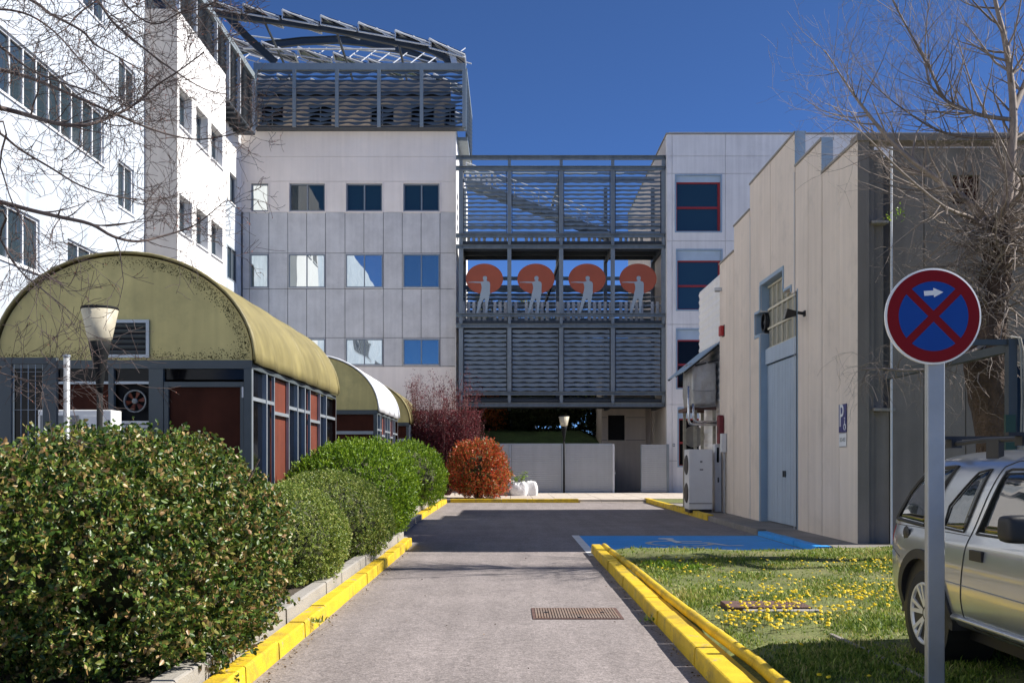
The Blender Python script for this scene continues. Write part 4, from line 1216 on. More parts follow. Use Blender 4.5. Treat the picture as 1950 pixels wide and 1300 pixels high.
# ================================================================== lamp posts
def lamp(x, y, label):
    t = thing('lamp_post', label, 'street lamp', (x, y, .1), 'cone topped lamp posts')
    m1 = MB(); m1.tube([(x, y, .1), (x, y, 2.6)], [.05, .042], 12); m1.build('pole', M['lamp_pole'], t, smooth=True)
    m1 = MB(); m1.lathe([(.042, 2.6), (.055, 2.75), (.085, 2.98), (.135, 3.22), (.155, 3.34)], (x, y, 0), 24); m1.build('neck', M['lamp_pole'], t, smooth=True)
    m1 = MB(); m1.lathe([(.15, 3.341), (.17, 3.40), (.255, 3.80), (.24, 3.80), (.15, 3.42)], (x, y, 0), 32); sh = m1.build('lamp_shade', M['lamp_shade'], t, smooth=True)
    m1 = MB(); m1.lathe([(.256, 3.801), (.262, 3.815), (.255, 3.84), (.12, 3.855), (.02, 3.86)], (x, y, 0), 32); m1.build('lid', M['lamp_pole'], sh, smooth=True)
    return t
lamp(PX(190, 14.4), 14.4, 'near lamp post with stained cream cone shade rising behind the big bush')
lamp(PX(1074, 48.0), 48.0, 'far lamp post with cream cone shade in front of the grey gate')

# ================================================================== mesh fence and post on the left
fd = 11.0
t = thing('mesh_fence', 'blue grey steel framed wire mesh gate panel at the left edge', 'fence', (PX(30, fd), fd, .2))
m1 = MB(); x0, x1 = PX(-160, fd), PX(109, fd); zt = PZ(681, fd)
m1.box(x0, x1, fd - .03, fd + .03, zt - .07, zt); m1.box(x1 - .10, x1, fd - .028, fd + .028, .2, zt - .071); m1.box(x0, x0 + .1, fd - .028, fd + .028, .2, zt - .071); m1.box(PX(4, fd), PX(24, fd), fd - .04, fd + .04, .2, zt - .071)
m1.box(PX(83, fd), PX(92, fd), fd - .02, fd + .02, .2, zt - .071)
m1.build('frame', M['frame_blue'], t)
m1 = MB(); xx = x0 + .12
while xx < x1 - .1: m1.tube([(xx, fd, .2), (xx, fd, zt - .07)], .003, 4); xx += .08
z = .5
while z < zt - .1: m1.tube([(x0 + .1, fd + .004, z), (x1 - .1, fd + .004, z)], .003, 4); z += .42
m1.build('wire_mesh', M['frame_lit'], t)
t = thing('fence_post', 'slim round pale steel post beside the mesh fence panel', 'post', (PX(127, fd), fd - .3, .2))
m1 = MB(); m1.tube([(PX(127, fd), fd, .2), (PX(127, fd), fd, PZ(679, fd))], .035, 14); m1.build('tube', M['galv'], t, smooth=True)
m1 = MB(); m1.lathe([(.042, PZ(679, fd)), (.042, PZ(676, fd)), (.03, PZ(675, fd))], (PX(127, fd), fd, 0), 14); m1.build('cap', M['frame_lit'], t)

# air conditioner in front of the kiosk
AD = 14.9
t = thing('air_conditioner', 'white outdoor air conditioning unit in front of the nearest pavilion', 'air conditioner', (PX(140, AD), AD + .2, .2))
x0, x1, z0, z1 = PX(72, AD), PX(212, AD), PZ(780, AD) - .85, PZ(780, AD)
m1 = MB(); m1.box(x0, x1, AD, AD + .4, z0, z1); body = m1.build('casing', M['white_metal'], t, bevel=.015)
m1 = MB(); m1.box(x0 + .04, x0 + .62, AD - .012, AD - .002, z0 + .08, z1 - .08); m1.build('grille', M['grey_grille'], body)
for k in range(16):
    z = z0 + .1 + k * .043; b = MB(); b.box(x0 + .045, x0 + .615, AD - .02, AD - .0125, z, z + .014); b.build('grille_bar', M['grey_grille'], body)
m1 = MB(); m1.box(x0 + .68, x1 - .12, AD - .012, AD - .002, z0 + .35, z1 - .1); m1.build('side_panel', M['white_metal'], body)
m1 = MB(); m1.box(x0 + .1, x0 + .2, AD + .03, AD + .37, .2, z0 - .002); m1.box(x1 - .2, x1 - .1, AD + .03, AD + .37, .2, z0 - .002); m1.build('stand', M['galv'], t)

# ================================================================== gate under the bridge
GDp = 48.4
gpx = lambda x: PX(x, GDp)
def ribbed(parent, name, x0, x1, z0, z1, y):
    b = MB(); n = int((z1 - z0) / .10)
    for k in range(n):
        a = z0 + (z1 - z0) * k / n; c = z0 + (z1 - z0) * (k + 1) / n
        b.add([(x0, y - .002, a), (x1, y - .002, a), (x1, y - .02, a + .02), (x0, y - .02, a + .02), (x1, y - .02, c - .004), (x0, y - .02, c - .004), (x1, y - .002, c), (x0, y - .002, c)],
              [(0, 1, 2, 3), (3, 2, 4, 5), (5, 4, 6, 7)])
    b.box(x0, x1, y, y + .03, z0, z1)
    return b.build(name, M['gate_slat'], parent)
zt = PZ(846, GDp)
gp = thing('gate_panel', 'wide grey ribbed sheet gate fence behind the far lamp post', 'gate', (gpx(1060), GDp, .1), 'grey ribbed gate panels')
for (a, c) in ((930, 969), (974, 1069), (1074, 1166)): ribbed(gp, 'sheet', gpx(a), gpx(c), .2, zt, GDp)
for x in (971.5, 1071.5): 
    b = MB(); b.box(gpx(x) - .05, gpx(x) + .05, GDp - .04, GDp + .04, .12, zt + .01); b.build('post', M['frame_lit'], gp)
b = MB(); b.box(gpx(930), gpx(1166), GDp - .025, GDp + .035, zt + .002, zt + .05); b.box(gpx(930), gpx(1166), GDp - .025, GDp + .035, .14, .198); b.build('rail', M['frame_lit'], gp)
b = MB(); b.box(gpx(1166.3), gpx(1170), GDp - .06, GDp + .06, .12, zt + .02); b.build('post', M['light_tube'], gp)
b = MB(); b.box(gpx(1169.2), gpx(1172), GDp - .10, GDp - .061, PZ(902, GDp), PZ(899, GDp)); b.build('handle', M['light_tube'], gp)
gp = thing('gate_panel', 'narrow grey ribbed gate leaf beside the white block, right of the opening', 'gate', (gpx(1246), GDp, .1), 'grey ribbed gate panels')
ribbed(gp, 'sheet', gpx(1221.5), gpx(1269), .15, zt, GDp)
b = MB(); b.box(gpx(1220), gpx(1221.4), GDp - .03, GDp + .04, .12, zt + .01); b.box(gpx(1269.2), gpx(1274), GDp - .03, GDp + .05, .12, zt + .02); b.build('post', M['steel'], gp)

# ================================================================== bags of garden waste
def bag(x, y, w, h, label, m, seed, sprig=False):
    t = thing('waste_bag', label, 'bag', (x, y, .12), 'bags of garden waste')
    rng = random.Random(seed); vs = []; fs = []; na, nz = 28, 10
    for j in range(nz + 1):
        f = j / nz
        for i in range(na):
            a = 2 * math.pi * i / na
            sq = 1 / max(abs(math.cos(a)), abs(math.sin(a))) ** .8
            r = w / 2 * sq * (.92 + .16 * math.sin(math.pi * f) - .12 * f * f) * (1 + .035 * math.sin(5 * a + seed + 3 * f) + .03 * math.sin(9 * a - 4 * f))
            z = h * f + (.07 * h * math.sin(2 * a + seed) + .06 * h * math.sin(5 * a)) * f ** 3
            if j == nz: r *= .9
            vs.append((x + r * math.cos(a), y + r * .8 * math.sin(a), .125 + z))
    for j in range(nz):
        for i in range(na): fs.append((j * na + i, j * na + (i + 1) % na, (j + 1) * na + (i + 1) % na, (j + 1) * na + i))
    fs.append(range(nz * na, nz * na + na))
    b = MB(); b.add(vs, fs); b.build('sack', m, t, smooth=True)
    b = MB()
    for s in (-1, 1):
        p = [(x + s * w * .3, y - .1, .12 + h * .9), (x + s * w * .34, y - .15, .12 + h * 1.02), (x + s * w * .2, y - .15, .12 + h * 1.05), (x + s * w * .12, y - .1, .12 + h * .92)]
        b.tube(p, .022, 5)
    b.build('strap', m, t)
    return t
bag(PX(966, 44.6), 44.6, .80, .60, 'grey woven sack tucked behind the red leaved bush', M['bag_grey'], 1)
waste = bag(PX(988, 44.3), 44.3, .74, .58, 'white sack in the middle, topped with pruned twigs', M['bag'], 2)
bag(PX(1011, 44.5), 44.5, .58, .60, 'white sack at the right end of the three, straps sticking up', M['bag'], 5)

# ================================================================== workshop fittings
def on_wall(x): return F * XW / (x - 970)
def on_wall_z(x, y): return CAMZ + (880 - y) * XW / (x - 970)
# floodlight
y, z = on_wall(1533), on_wall_z(1533, 597)
t = thing('floodlight', 'black floodlight on a bracket beside the stepped window', 'floodlight', (XW, y, z))
b = MB(); b.tube([(XW - .005, y, z), (XW - .16, y, z + .02)], .035, 10); b.box(XW - .03, XW - .002, y - .06, y + .06, z - .06, z + .06); b.build('bracket', M['black'], t)
b = MB(); c = Vector((XW - .30, y + .02, z))
vs = [(-.10, -.11, .10), (-.10, .11, .10), (-.16, .11, -.13), (-.16, -.11, -.13), (.12, -.05, .05), (.12, .05, .05), (.10, .05, -.05), (.10, -.05, -.05)]
b.add([c + Vector(v) for v in vs], [(0, 1, 2, 3), (4, 7, 6, 5), (0, 4, 5, 1), (1, 5, 6, 2), (2, 6, 7, 3), (3, 7, 4, 0)]); hd = b.build('housing', M['black'], t, bevel=.008)
b = MB(); q = [c + Vector((-.103, -.09, .08)), c + Vector((-.103, .09, .08)), c + Vector((-.158, .09, -.115)), c + Vector((-.158, -.09, -.115))]
b.add([p + Vector((-.006, 0, 0)) for p in q] + [p + Vector((-.001, 0, 0)) for p in q], [(0, 1, 2, 3), (7, 6, 5, 4), (0, 4, 5, 1), (1, 5, 6, 2), (2, 6, 7, 3), (3, 7, 4, 0)]); b.build('lens', M['sheet'], hd)
# red alarm box
y, z = on_wall(1378), on_wall_z(1378, 630)
t = thing('alarm_box', 'small red alarm sounder high on the workshop wall above the awning', 'alarm', (XW, y, z))
b = MB(); b.box(XW - .13, XW - .012, y - .12, y + .12, z - .15, z + .15); b.build('casing', M['red_box'], t, bevel=.02)
b = MB(); b.box(XW - .012, XW, y - .14, y + .14, z - .17, z + .17); b.build('back_plate', M['black'], t)
# eave lamp
y, z = on_wall(1374), on_wall_z(1374, 554)
t = thing('wall_lamp', 'small pale wall lamp on the corrugated far end of the workshop', 'lamp', (XW, y, z))
b = MB(); b.box(XW - .22, XW - .002, y - .05, y + .05, z, z + .10); b.build('hood', M['frame_white'], t, bevel=.01)
b = MB(); b.box(XW - .2, XW - .06, y - .04, y + .04, z - .03, z - .001); b.build('lens', M['sheet'], t)
# fire hose cabinet and its sign post
y, z = on_wall(1377), on_wall_z(1377, 818)
t = thing('hose_cabinet', 'dark red rounded cover fixed to the workshop wall near the heat pump', 'cabinet', (XW, y, z))
b = MB(); b.prism([(y - .16, z - .42), (y + .16, z - .42), (y + .16, z + .36), (y + .1, z + .44), (y - .1, z + .44), (y - .16, z + .36)], lambda u, v, d: (XW - d, u, v), .003, .16); b.build('cover', mat('dark_red', (.16, .012, .018), .5, .1, 4, 0), t, bevel=.03, fix=True)
b = MB(); b.box(XW - .163, XW - .161, y - .05, y + .05, z - .1, z + .1); b.build('handle', M['black'], t)
y = on_wall(1378) - .35
t = thing('meter_box', 'slim grey conduit with a pale junction box at the workshop corner', 'junction box', (XW, y, .1))
b = MB(); b.tube([(XW - .05, y, .1), (XW - .05, y, 1.9)], .03, 8); b.build('conduit', M['galv'], t)
b = MB(); b.box(XW - .16, XW - .01, y - .1, y + .1, 1.9, 2.45); b.build('box', M['white_metal'], t, bevel=.01)
# parking sign and plate
y, z = on_wall(1606), on_wall_z(1606, 796)
t = thing('parking_sign', 'blue disabled parking sign with a white P on the workshop wall', 'sign', (XW, y, z))
hw, hh = .21, .27
b = MB(); b.box(XW - .02, XW - .006, y - hw, y + hw, z - hh, z + hh); pl = b.build('plate', M['sign_navy'], t, bevel=.004)
text_mesh('letter', 'P', .62, lambda a, c, e: (XW - .022 - e, y + .05 - a * .8, z + c + .03), M['sign_white'], pl)
b = MB(); wc = (y - .13, z - .13)
for (a, c) in (((.0, .09), (.0, .0)), ((.0, .0), (-.05, .0)), ((-.05, .0), (-.075, -.06))):
    b.bar((XW - .0225, wc[0] + a[0], wc[1] + a[1]), (XW - .0225, wc[0] + c[0], wc[1] + c[1]), .004, .022, up=(0, 1, .01) if a[0] == c[0] else (0, 0, 1))
ring = [(XW - .0225, wc[0] - .005 + .058 * math.cos(R(q)), wc[1] - .04 + .058 * math.sin(R(q))) for q in range(100, 421, 20)]
b.tube(ring, .008, 4); b.lathe([(.018, -.002), (.018, .002)], (XW - .0225, wc[0], wc[1] + .125), 10, 0, 'x'); b.build('wheelchair_mark', M['sign_white'], pl)
t = thing('number_plate_sign', 'white plate with black numbers below the blue parking sign', 'sign', (XW, y, z - .45))
z2 = z - .415
b = MB(); b.box(XW - .018, XW - .006, y - .2, y + .2, z2 - .135, z2 + .135); pl = b.build('plate', M['sign_white'], t, bevel=.004)
text_mesh('number', '313-415', .115, lambda a, c, e: (XW - .0195 - e * .5, y - a * .82, z2 + c), M['ink'], pl)
b = MB()
for dz in (-.13, .122): b.box(XW - .0195, XW - .0185, y - .19, y + .19, z2 + dz, z2 + dz + .008)
b.build('border_line', M['ink'], pl)
# heat pump
HD = on_wall(1357); HD = 29.6
hx = lambda x: PX(x, HD)
t = thing('heat_pump', 'tall white heat pump cabinet with two round fans standing by the workshop', 'heat pump', (hx(1333), HD, .11))
x0, x1 = hx(1312), hx(1357); z0, z1 = .2, PZ(855, HD)
b = MB(); b.box(x0, x1, HD, HD + .8, z0, z1); cs = b.build('casing', M['white_metal'], t, bevel=.015)
b = MB(); b.box(x0 + .02, x1 - .02, HD + .03, HD + .77, .105, z0 - .002); b.build('plinth', M['black'], t)
for f in (.27, .74):
    b = MB(); b.lathe([(.05, -.02), (.27, -.015), (.30, .0), (.30, .012)], (x0 - .012, HD + .4, z0 + (z1 - z0) * f), 28, 0, 'x'); b.build('fan', M['black'], cs)
b = MB(); b.box(x0 + .006, x1 - .006, HD - .004, HD - .001, z0 + .17, z0 + .19); b.box(x0 + .32, x0 + .42, HD - .012, HD - .001, z1 - .62, z1 - .59); b.build('seam', M['black'], cs)
b = MB(); b.box(x0 + .33, x0 + .40, HD - .006, HD - .001, z1 - .40, z1 - .34); b.build('badge', M['grey_grille'], cs)
# awning
def awn(x, y, X): return Vector((X, F * X / (x - 970), CAMZ + (880 - y) * X / (x - 970)))
a1 = awn(1372, 645, XW - .01)
y0_, y1_ = 30.5, 33.9
t = thing('awning', 'blue grey sloping sheet metal awning over the wrapped machine', 'awning', (XW - .7, 32.2, 4.4))
zh = CAMZ + (880 - 650) * 30.5 / F; zl = CAMZ + (880 - 718) * 33.0 / F - .0
b = MB(); vs = []; n = 24; fs = []
Xo = PX(1272, 33.9) + .0
Xo = 5.38
for i in range(n + 1):
    yy = y0_ + (y1_ - y0_) * i / n; dz = .02 * math.sin(i * math.pi / 1.5)
    vs += [(XW + .05, yy, zh + dz), (Xo, yy, zl + dz), (XW + .05, yy, zh + dz - .03), (Xo, yy, zl + dz - .03)]
for i in range(n):
    k = 4 * i; fs += [(k, k + 1, k + 5, k + 4), (k + 2, k + 6, k + 7, k + 3), (k + 1, k + 3, k + 7, k + 5)]
fs += [(0, 2, 3, 1)]
b.add(vs, fs); b.build('sheet', M['blue_metal'], t)
for yy in (30.7, 32.2, 33.7):
    b = MB(); b.bar((XW + .05, yy, zh - .55), (Xo + .35, yy, zl + .16), .05, .05); b.bar((XW + .05, yy, zh - .09), (Xo, yy, zl - .06), .04, .05); b.build('bracket', M['black'], t)
# wrapped machine on a steel rack, pipes, dish
RX0, RX1, RY0, RY1 = 5.65, 6.38, 30.7, 32.6
rz0 = CAMZ + (880 - 775) * 31.0 / F; rz1 = CAMZ + (880 - 690) * 31.0 / F
t = thing('equipment_rack', 'rusty steel rack under the awning carrying the wrapped machine', 'rack', ((RX0 + RX1) / 2, 31.6, .11))
M['old_paint'] = mat('old_paint', (.34, .31, .24), .8, .3, 8, .3, 40)
for xx in (RX0 + .05, RX1 - .1):
    for yy in (RY0, RY1):
        b = MB(); b.box(xx, xx + .09, yy, yy + .09, .11, rz0 - .1); b.build('leg', M['old_paint'], t)
b = MB(); b.box(RX0 - .1, RX1, RY0 - .02, RY0 + .1, rz0 - .1, rz0); b.box(RX0 - .1, RX1, RY1, RY1 + .12, rz0 - .1, rz0); b.box(RX0 - .1, RX0, RY0 + .1, RY1, rz0 - .1, rz0); b.box(RX0, RX1, RY0 - .1, RY0 - .03, rz0 - .52, rz0 - .46); b.build('frame', M['rust_brown'], t)
t = thing('wrapped_machine', 'machine wrapped in wrinkled clear plastic sheet under the awning', 'machine', (6.0, 31.6, rz0))
bm = bmesh.new(); bmesh.ops.create_cube(bm, size=1.0); bmesh.ops.subdivide_edges(bm, edges=bm.edges, cuts=9, use_grid_fill=True)
rng = random.Random(4)
from mathutils import noise as mnoise
for v in bm.verts:
    q = Vector((v.co.x * 1.0, v.co.y * 1.0, v.co.z)); rr = q.length
    q = q * (1 - .22 * max(0, rr - .62))
    nz = mnoise.noise(Vector((q.x * 4, q.y * 6, q.z * 3))) * .07 + mnoise.noise(q * 13) * .035
    p = Vector((q.x * .72, q.y * 1.8, q.z * (rz1 - rz0)))
    v.co = p * (1 + nz) + Vector((6.02 - 6.0, 31.6 - 31.6, (rz1 - rz0) / 2 + .01))
me = bpy.data.meshes.new('wrapping'); bm.to_mesh(me); bm.free()
link_mesh('wrapping', me, M['plastic_wrap'], t, True)
b = MB(); b.tube([(5.5, 30.6, rz0 + .02), (5.9, 30.55, rz0 - .03), (6.38, 30.6, rz0 + .02)], .02, 6); b.tube([(5.62, 30.62, rz0 + .5), (6.0, 30.5, rz0 + .46), (6.38, 30.6, rz0 + .5)], .012, 5); b.build('strap', M['grey_grille'], t)
t = thing('duct_pipe', 'pair of shiny bent pipes dropping beside the wrapped machine', 'pipe', (5.5, 30.9, 2.2))
for k, (xo, zt_, zb_) in enumerate(((5.48, 760, 808), (5.62, 785, 803))):
    za = CAMZ + (880 - (735 if k == 0 else 768)) * 30.4 / F; zc = CAMZ + (880 - zb_) * 30.4 / F
    b = MB(); b.tube([(xo, 30.4, za), (xo, 30.4, zc + .12), (xo + .04, 30.4, zc + .03), (xo + .13, 30.4, zc), (6.38, 30.4, zc + .01)], .045 if k == 0 else .04, 10); b.build('pipe', M['pipe'], t, smooth=True)
t = thing('satellite_dish', 'small pale satellite dish behind the heat pump', 'satellite dish', (PX(1322, 33), 33, 2.2))
c = P(1321, 831, 33); b = MB(); n = 24
b.lathe([(.02, .10), (.15, .085), (.28, .04), (.36, -.01), (.36, -.02), (.27, .02), (.02, .085)], c, n, 0, 'y'); b.build('dish', M['concrete'], t, smooth=True)
b = MB(); b.tube([c + Vector((0, .1, 0)), c + Vector((.1, .35, -.2)), c + Vector((.1, .35, .11 - c.z))], .03, 8); b.build('mast', M['galv'], t)
t = thing('service_door', 'white slatted service cabinet between the heat pump and workshop wall', 'cabinet', (6.2, 30.2, .11))
b = MB(); x0, x1 = PX(1362, 29.9), XW - .02; b.box(x0, x1, 29.95, 30.3, .12, PZ(845, 29.9)); c_ = b.build('casing', M['white_metal'], t, bevel=.01)
b = MB(); b.box(x0 + .06, x0 + .12, 29.94, 29.949, 1.6, 2.05); b.box(x1 - .14, x1 - .08, 29.94, 29.949, 1.6, 2.05); b.box((x0 + x1) / 2 - .02, (x0 + x1) / 2 + .02, 29.93, 29.949, 1.0, 1.15); b.build('slot', M['black'], c_)

# ================================================================== covers and yellow pipe
t = thing('manhole_cover', 'large rectangular ribbed rusty cover in the near road', 'manhole cover', (.71, 10.5, 0))
b = MB(); x0, x1, y0_, y1_ = .24, 1.17, 10.15, 10.92
b.box(x0, x1, y0_, y0_ + .03, -.01, .008); b.box(x0, x1, y1_ - .03, y1_, -.01, .008); b.box(x0, x0 + .03, y0_ + .03, y1_ - .03, -.01, .008); b.box(x1 - .03, x1, y0_ + .03, y1_ - .03, -.01, .008); b.build('frame', M['rust_brown'], t)
b = MB(); b.box(x0 + .035, x1 - .035, y0_ + .035, y1_ - .035, -.01, .003); lid = b.build('lid', M['rust_brown'], t)
n = 30
for k in range(n):
    x = x0 + .045 + (x1 - x0 - .09) * k / (n - 1)
    b = MB(); b.box(x - .009, x + .009, y0_ + .04, y1_ - .04, .0035, .011); b.build('rib', M['rust'], lid)
b = MB()
for (u, v) in ((.14, .5), (.78, .5), (.5, .06)): b.box(x0 + .93 * u, x0 + .93 * u + .04, y0_ + .77 * v, y0_ + .77 * v + .06, .0112, .014)
b.build('lift_hole', M['black'], lid)
t = thing('lawn_cover', 'flat brown rusty iron lid lying in the flowering lawn', 'manhole cover', (2.6, 10.2, .1))
b = MB(); b.box(2.18, 3.0, 9.85, 10.3, .09, .172); b.build('lid', M['rust_brown'], t, bevel=.008)
b = MB(); b.box(2.3, 3.05, 9.72, 9.83, .07, .155); b.build('frame', M['concrete'], t, bevel=.01)
t = thing('yellow_pipe', 'long yellow painted pipe lying along the lawn edge behind the kerb', 'pipe', (1.7, 12, .1))
rng = random.Random(2); pp = []
ys = [6.25, 7.2, 8.4, 9.6, 10.9, 12.2, 13.6, 15.0, 16.4, 17.55]; xs = [1.795, 1.80, 1.775, 1.765, 1.74, 1.725, 1.715, 1.70, 1.68, 1.67]
for i in range(len(ys) - 1):
    b = MB(); q = [Vector((xs[i] + (xs[i + 1] - xs[i]) * k / 4 + .004 * math.sin(k * 2 + i), ys[i] + (ys[i + 1] - ys[i]) * k / 4 - (.004 if k == 4 else 0), .135 + .008 * math.sin(i * 1.3 + k * .4))) for k in range(5)]
    b.tube(q, [.050, .048, .048, .048, .049], 14); b.build('pipe_length', M['yellow'], t, smooth=True)
b = MB(); b.tube([(1.79, 6.0, .13), (1.795, 6.24, .135)], .038, 12); b.build('pipe_plug', M['frame_white'], t, smooth=True)
tag(sheet('channel_strip', [(1.622, -3), (1.735, -3), (1.72, 8), (1.645, 17.6), (1.622, 17.6)], .095, M['yellow']), kind='structure')
b = MB(); b.box(2.0, 24, 6.05, 6.12, .05, .16)
# stone edging in the grass near the car
t = thing('stone_edging', 'thin grey kerb line running through the grass under the car', 'edging', (2.75, 7, .1))
a = P(1600, 1203, 1.47 * F / 323); c = P(1785, 1302, 1.47 * F / 420)
b = MB(); q0 = Vector((2.78, 8.6, .09)); q1 = Vector((2.93, 5.6, .09)); b.bar(q0, q1, .035, .07); b.build('edging_strip', M['walk'], t)

# dark frame and cables at the far right, behind the tree
PD = 14.0
t = thing('metal_pergola', 'dark steel frame with pale cables beside the bare tree at the right edge', 'frame', (PX(1925, PD), PD, .1))
px_ = lambda x, y, dy=0: P(x, y, PD) + Vector((0, dy, 0))
b = MB(); b.bar(px_(1925, 645), (PX(1925, PD), PD, .1), .12, .12); b.build('post', M['dark_steel'], t)
b = MB(); b.bar(px_(1850, 652), px_(2080, 650), .06, .08); b.bar(px_(1925, 662), px_(1800, 690, 2.2), .10, .12); b.bar(px_(2080, 650), (PX(2080, PD), PD, .1), .12, .12); b.build('beam', M['dark_steel'], t)
b = MB()
for k, dx in enumerate((12, 17)): b.tube([px_(1918 + k * 3, 642, -.08), px_(1926 + dx * .6, 645, -.1), px_(1925 + dx, 670, -.1), px_(1925 + dx + 2, 760, -.1), px_(1925 + dx - 2, 900, -.1), Vector((PX(1925 + dx, PD), PD - .1, .1))], .014, 5)
b.build('cable', M['concrete'], t)
b = MB(); p = px_(1918, 790, -.09); b.box(p.x - .08, p.x + .06, p.y - .03, p.y + .02, .8, p.z); b.build('switch_box', mat('dark_green', (.01, .045, .03), .5, .1, 4, 0), t)

# far things seen below the bridge on the left
t = thing('far_fence', 'dark steel fence frame on the sunlit grass seen below the footbridge', 'fence', (PX(930, 60), 60, 1))
b = MB()
for x in (905, 918, 942): b.box(PX(x, 60) - .05, PX(x, 60) + .05, 60, 60.1, 0, PZ(790 if x > 940 else 780, 60))
for y in (782, 816, 838): b.box(PX(880, 60), PX(942, 60), 60, 60.08, PZ(y, 60) - .06, PZ(y, 60) + .06)
b.build('frame', M['dark_steel'], t)
b = MB()
for k in range(26): b.box(PX(895 + k * 1.8, 60), PX(895 + k * 1.8, 60) + .012, 60.03, 60.05, 0, PZ(817, 60))
b.build('bars', M['dark_steel'], t)
t = thing('far_house', 'distant house with pink wall and pale columns beyond the meadow', 'house', (-8, 112, 3))
b = MB(); b.box(-14, -4.2, 112, 120, 2, 11); b.build('wall', mat('pink_wall', (.42, .27, .21), .9, .1), t)
b = MB(); b.box(-4.2, 3, 111.5, 120, 2, 11); b.build('porch_wall', M['blue_wall'], t)
for k in range(4): 
    b = MB(); b.box(-3.6 + k * 1.6, -3.1 + k * 1.6, 111.2, 111.45, 2, 10.8); b.build('column', M['white_wall'], t)
    b = MB(); b.box(-2.9 + k * 1.6, -2.2 + k * 1.6, 111.3, 111.48, 4.2, 8.5); b.build('window', M['pane_dark'], t)
b = MB(); b.box(-14.5, 3.5, 111, 120.5, 11.01, 11.6); b.build('roof', M['dark_steel'], t)
# ================================================================== foliage
def leaves_mesh(name, pos, nrm, size, aspect=.5, jit=.8, fold=.25, rng=None, up=.0):
    """one kite-shaped, folded leaf per point: 5 vertices, 3 triangles... numpy"""
    n = len(pos)
    rnd = rng.normal(size=(n, 3)); d = nrm * (1 - jit) + rnd * jit + np.array([0, 0, up])
    d /= np.linalg.norm(d, axis=1)[:, None] + 1e-9           # leaf axis
    r = rng.normal(size=(n, 3)); s = np.cross(d, r); s /= np.linalg.norm(s, axis=1)[:, None] + 1e-9
    nn_ = np.cross(d, s)
    L = (size * rng.uniform(.65, 1.25, n))[:, None]; w = L * aspect * .5
    b0 = pos; tip = pos + d * L
    m1 = pos + d * L * .5
    v = np.empty((n, 6, 3))
    v[:, 0] = b0; v[:, 1] = pos + d * L * .35 + s * w + nn_ * w * fold; v[:, 2] = pos + d * L * .72 + s * w * .7 + nn_ * w * fold * .5
    v[:, 3] = tip - nn_ * L * .06; v[:, 4] = pos + d * L * .72 - s * w * .7 + nn_ * w * fold * .5; v[:, 5] = pos + d * L * .35 - s * w + nn_ * w * fold
    idx = np.arange(n)[:, None] * 6
    q = np.concatenate([idx + np.array([[0, 1, 2, 3]]), idx + np.array([[0, 3, 4, 5]])], 1).reshape(-1, 4)
    me = bpy.data.meshes.new(name)
    me.vertices.add(n * 6); me.vertices.foreach_set('co', v.reshape(-1))
    k = len(q); me.loops.add(k * 4); me.loops.foreach_set('vertex_index', q.reshape(-1).astype(np.int32))
    me.polygons.add(k); me.polygons.foreach_set('loop_start', np.arange(0, k * 4, 4, dtype=np.int32))
    me.polygons.foreach_set('loop_total', np.full(k, 4, dtype=np.int32))
    me.update(calc_edges=True)
    return me


def lumpy(dirs, seed, lumps=22, amp=.10, sharp=1.0):
    rg = np.random.default_rng(seed); c = rg.normal(size=(lumps, 3)); c /= np.linalg.norm(c, axis=1)[:, None]
    a = rg.uniform(-1, 1, lumps) * amp; k = rg.uniform(5, 14, lumps) * sharp
    return 1 + (a[None] * np.exp(-k[None] * (1 - dirs @ c.T))).sum(1)


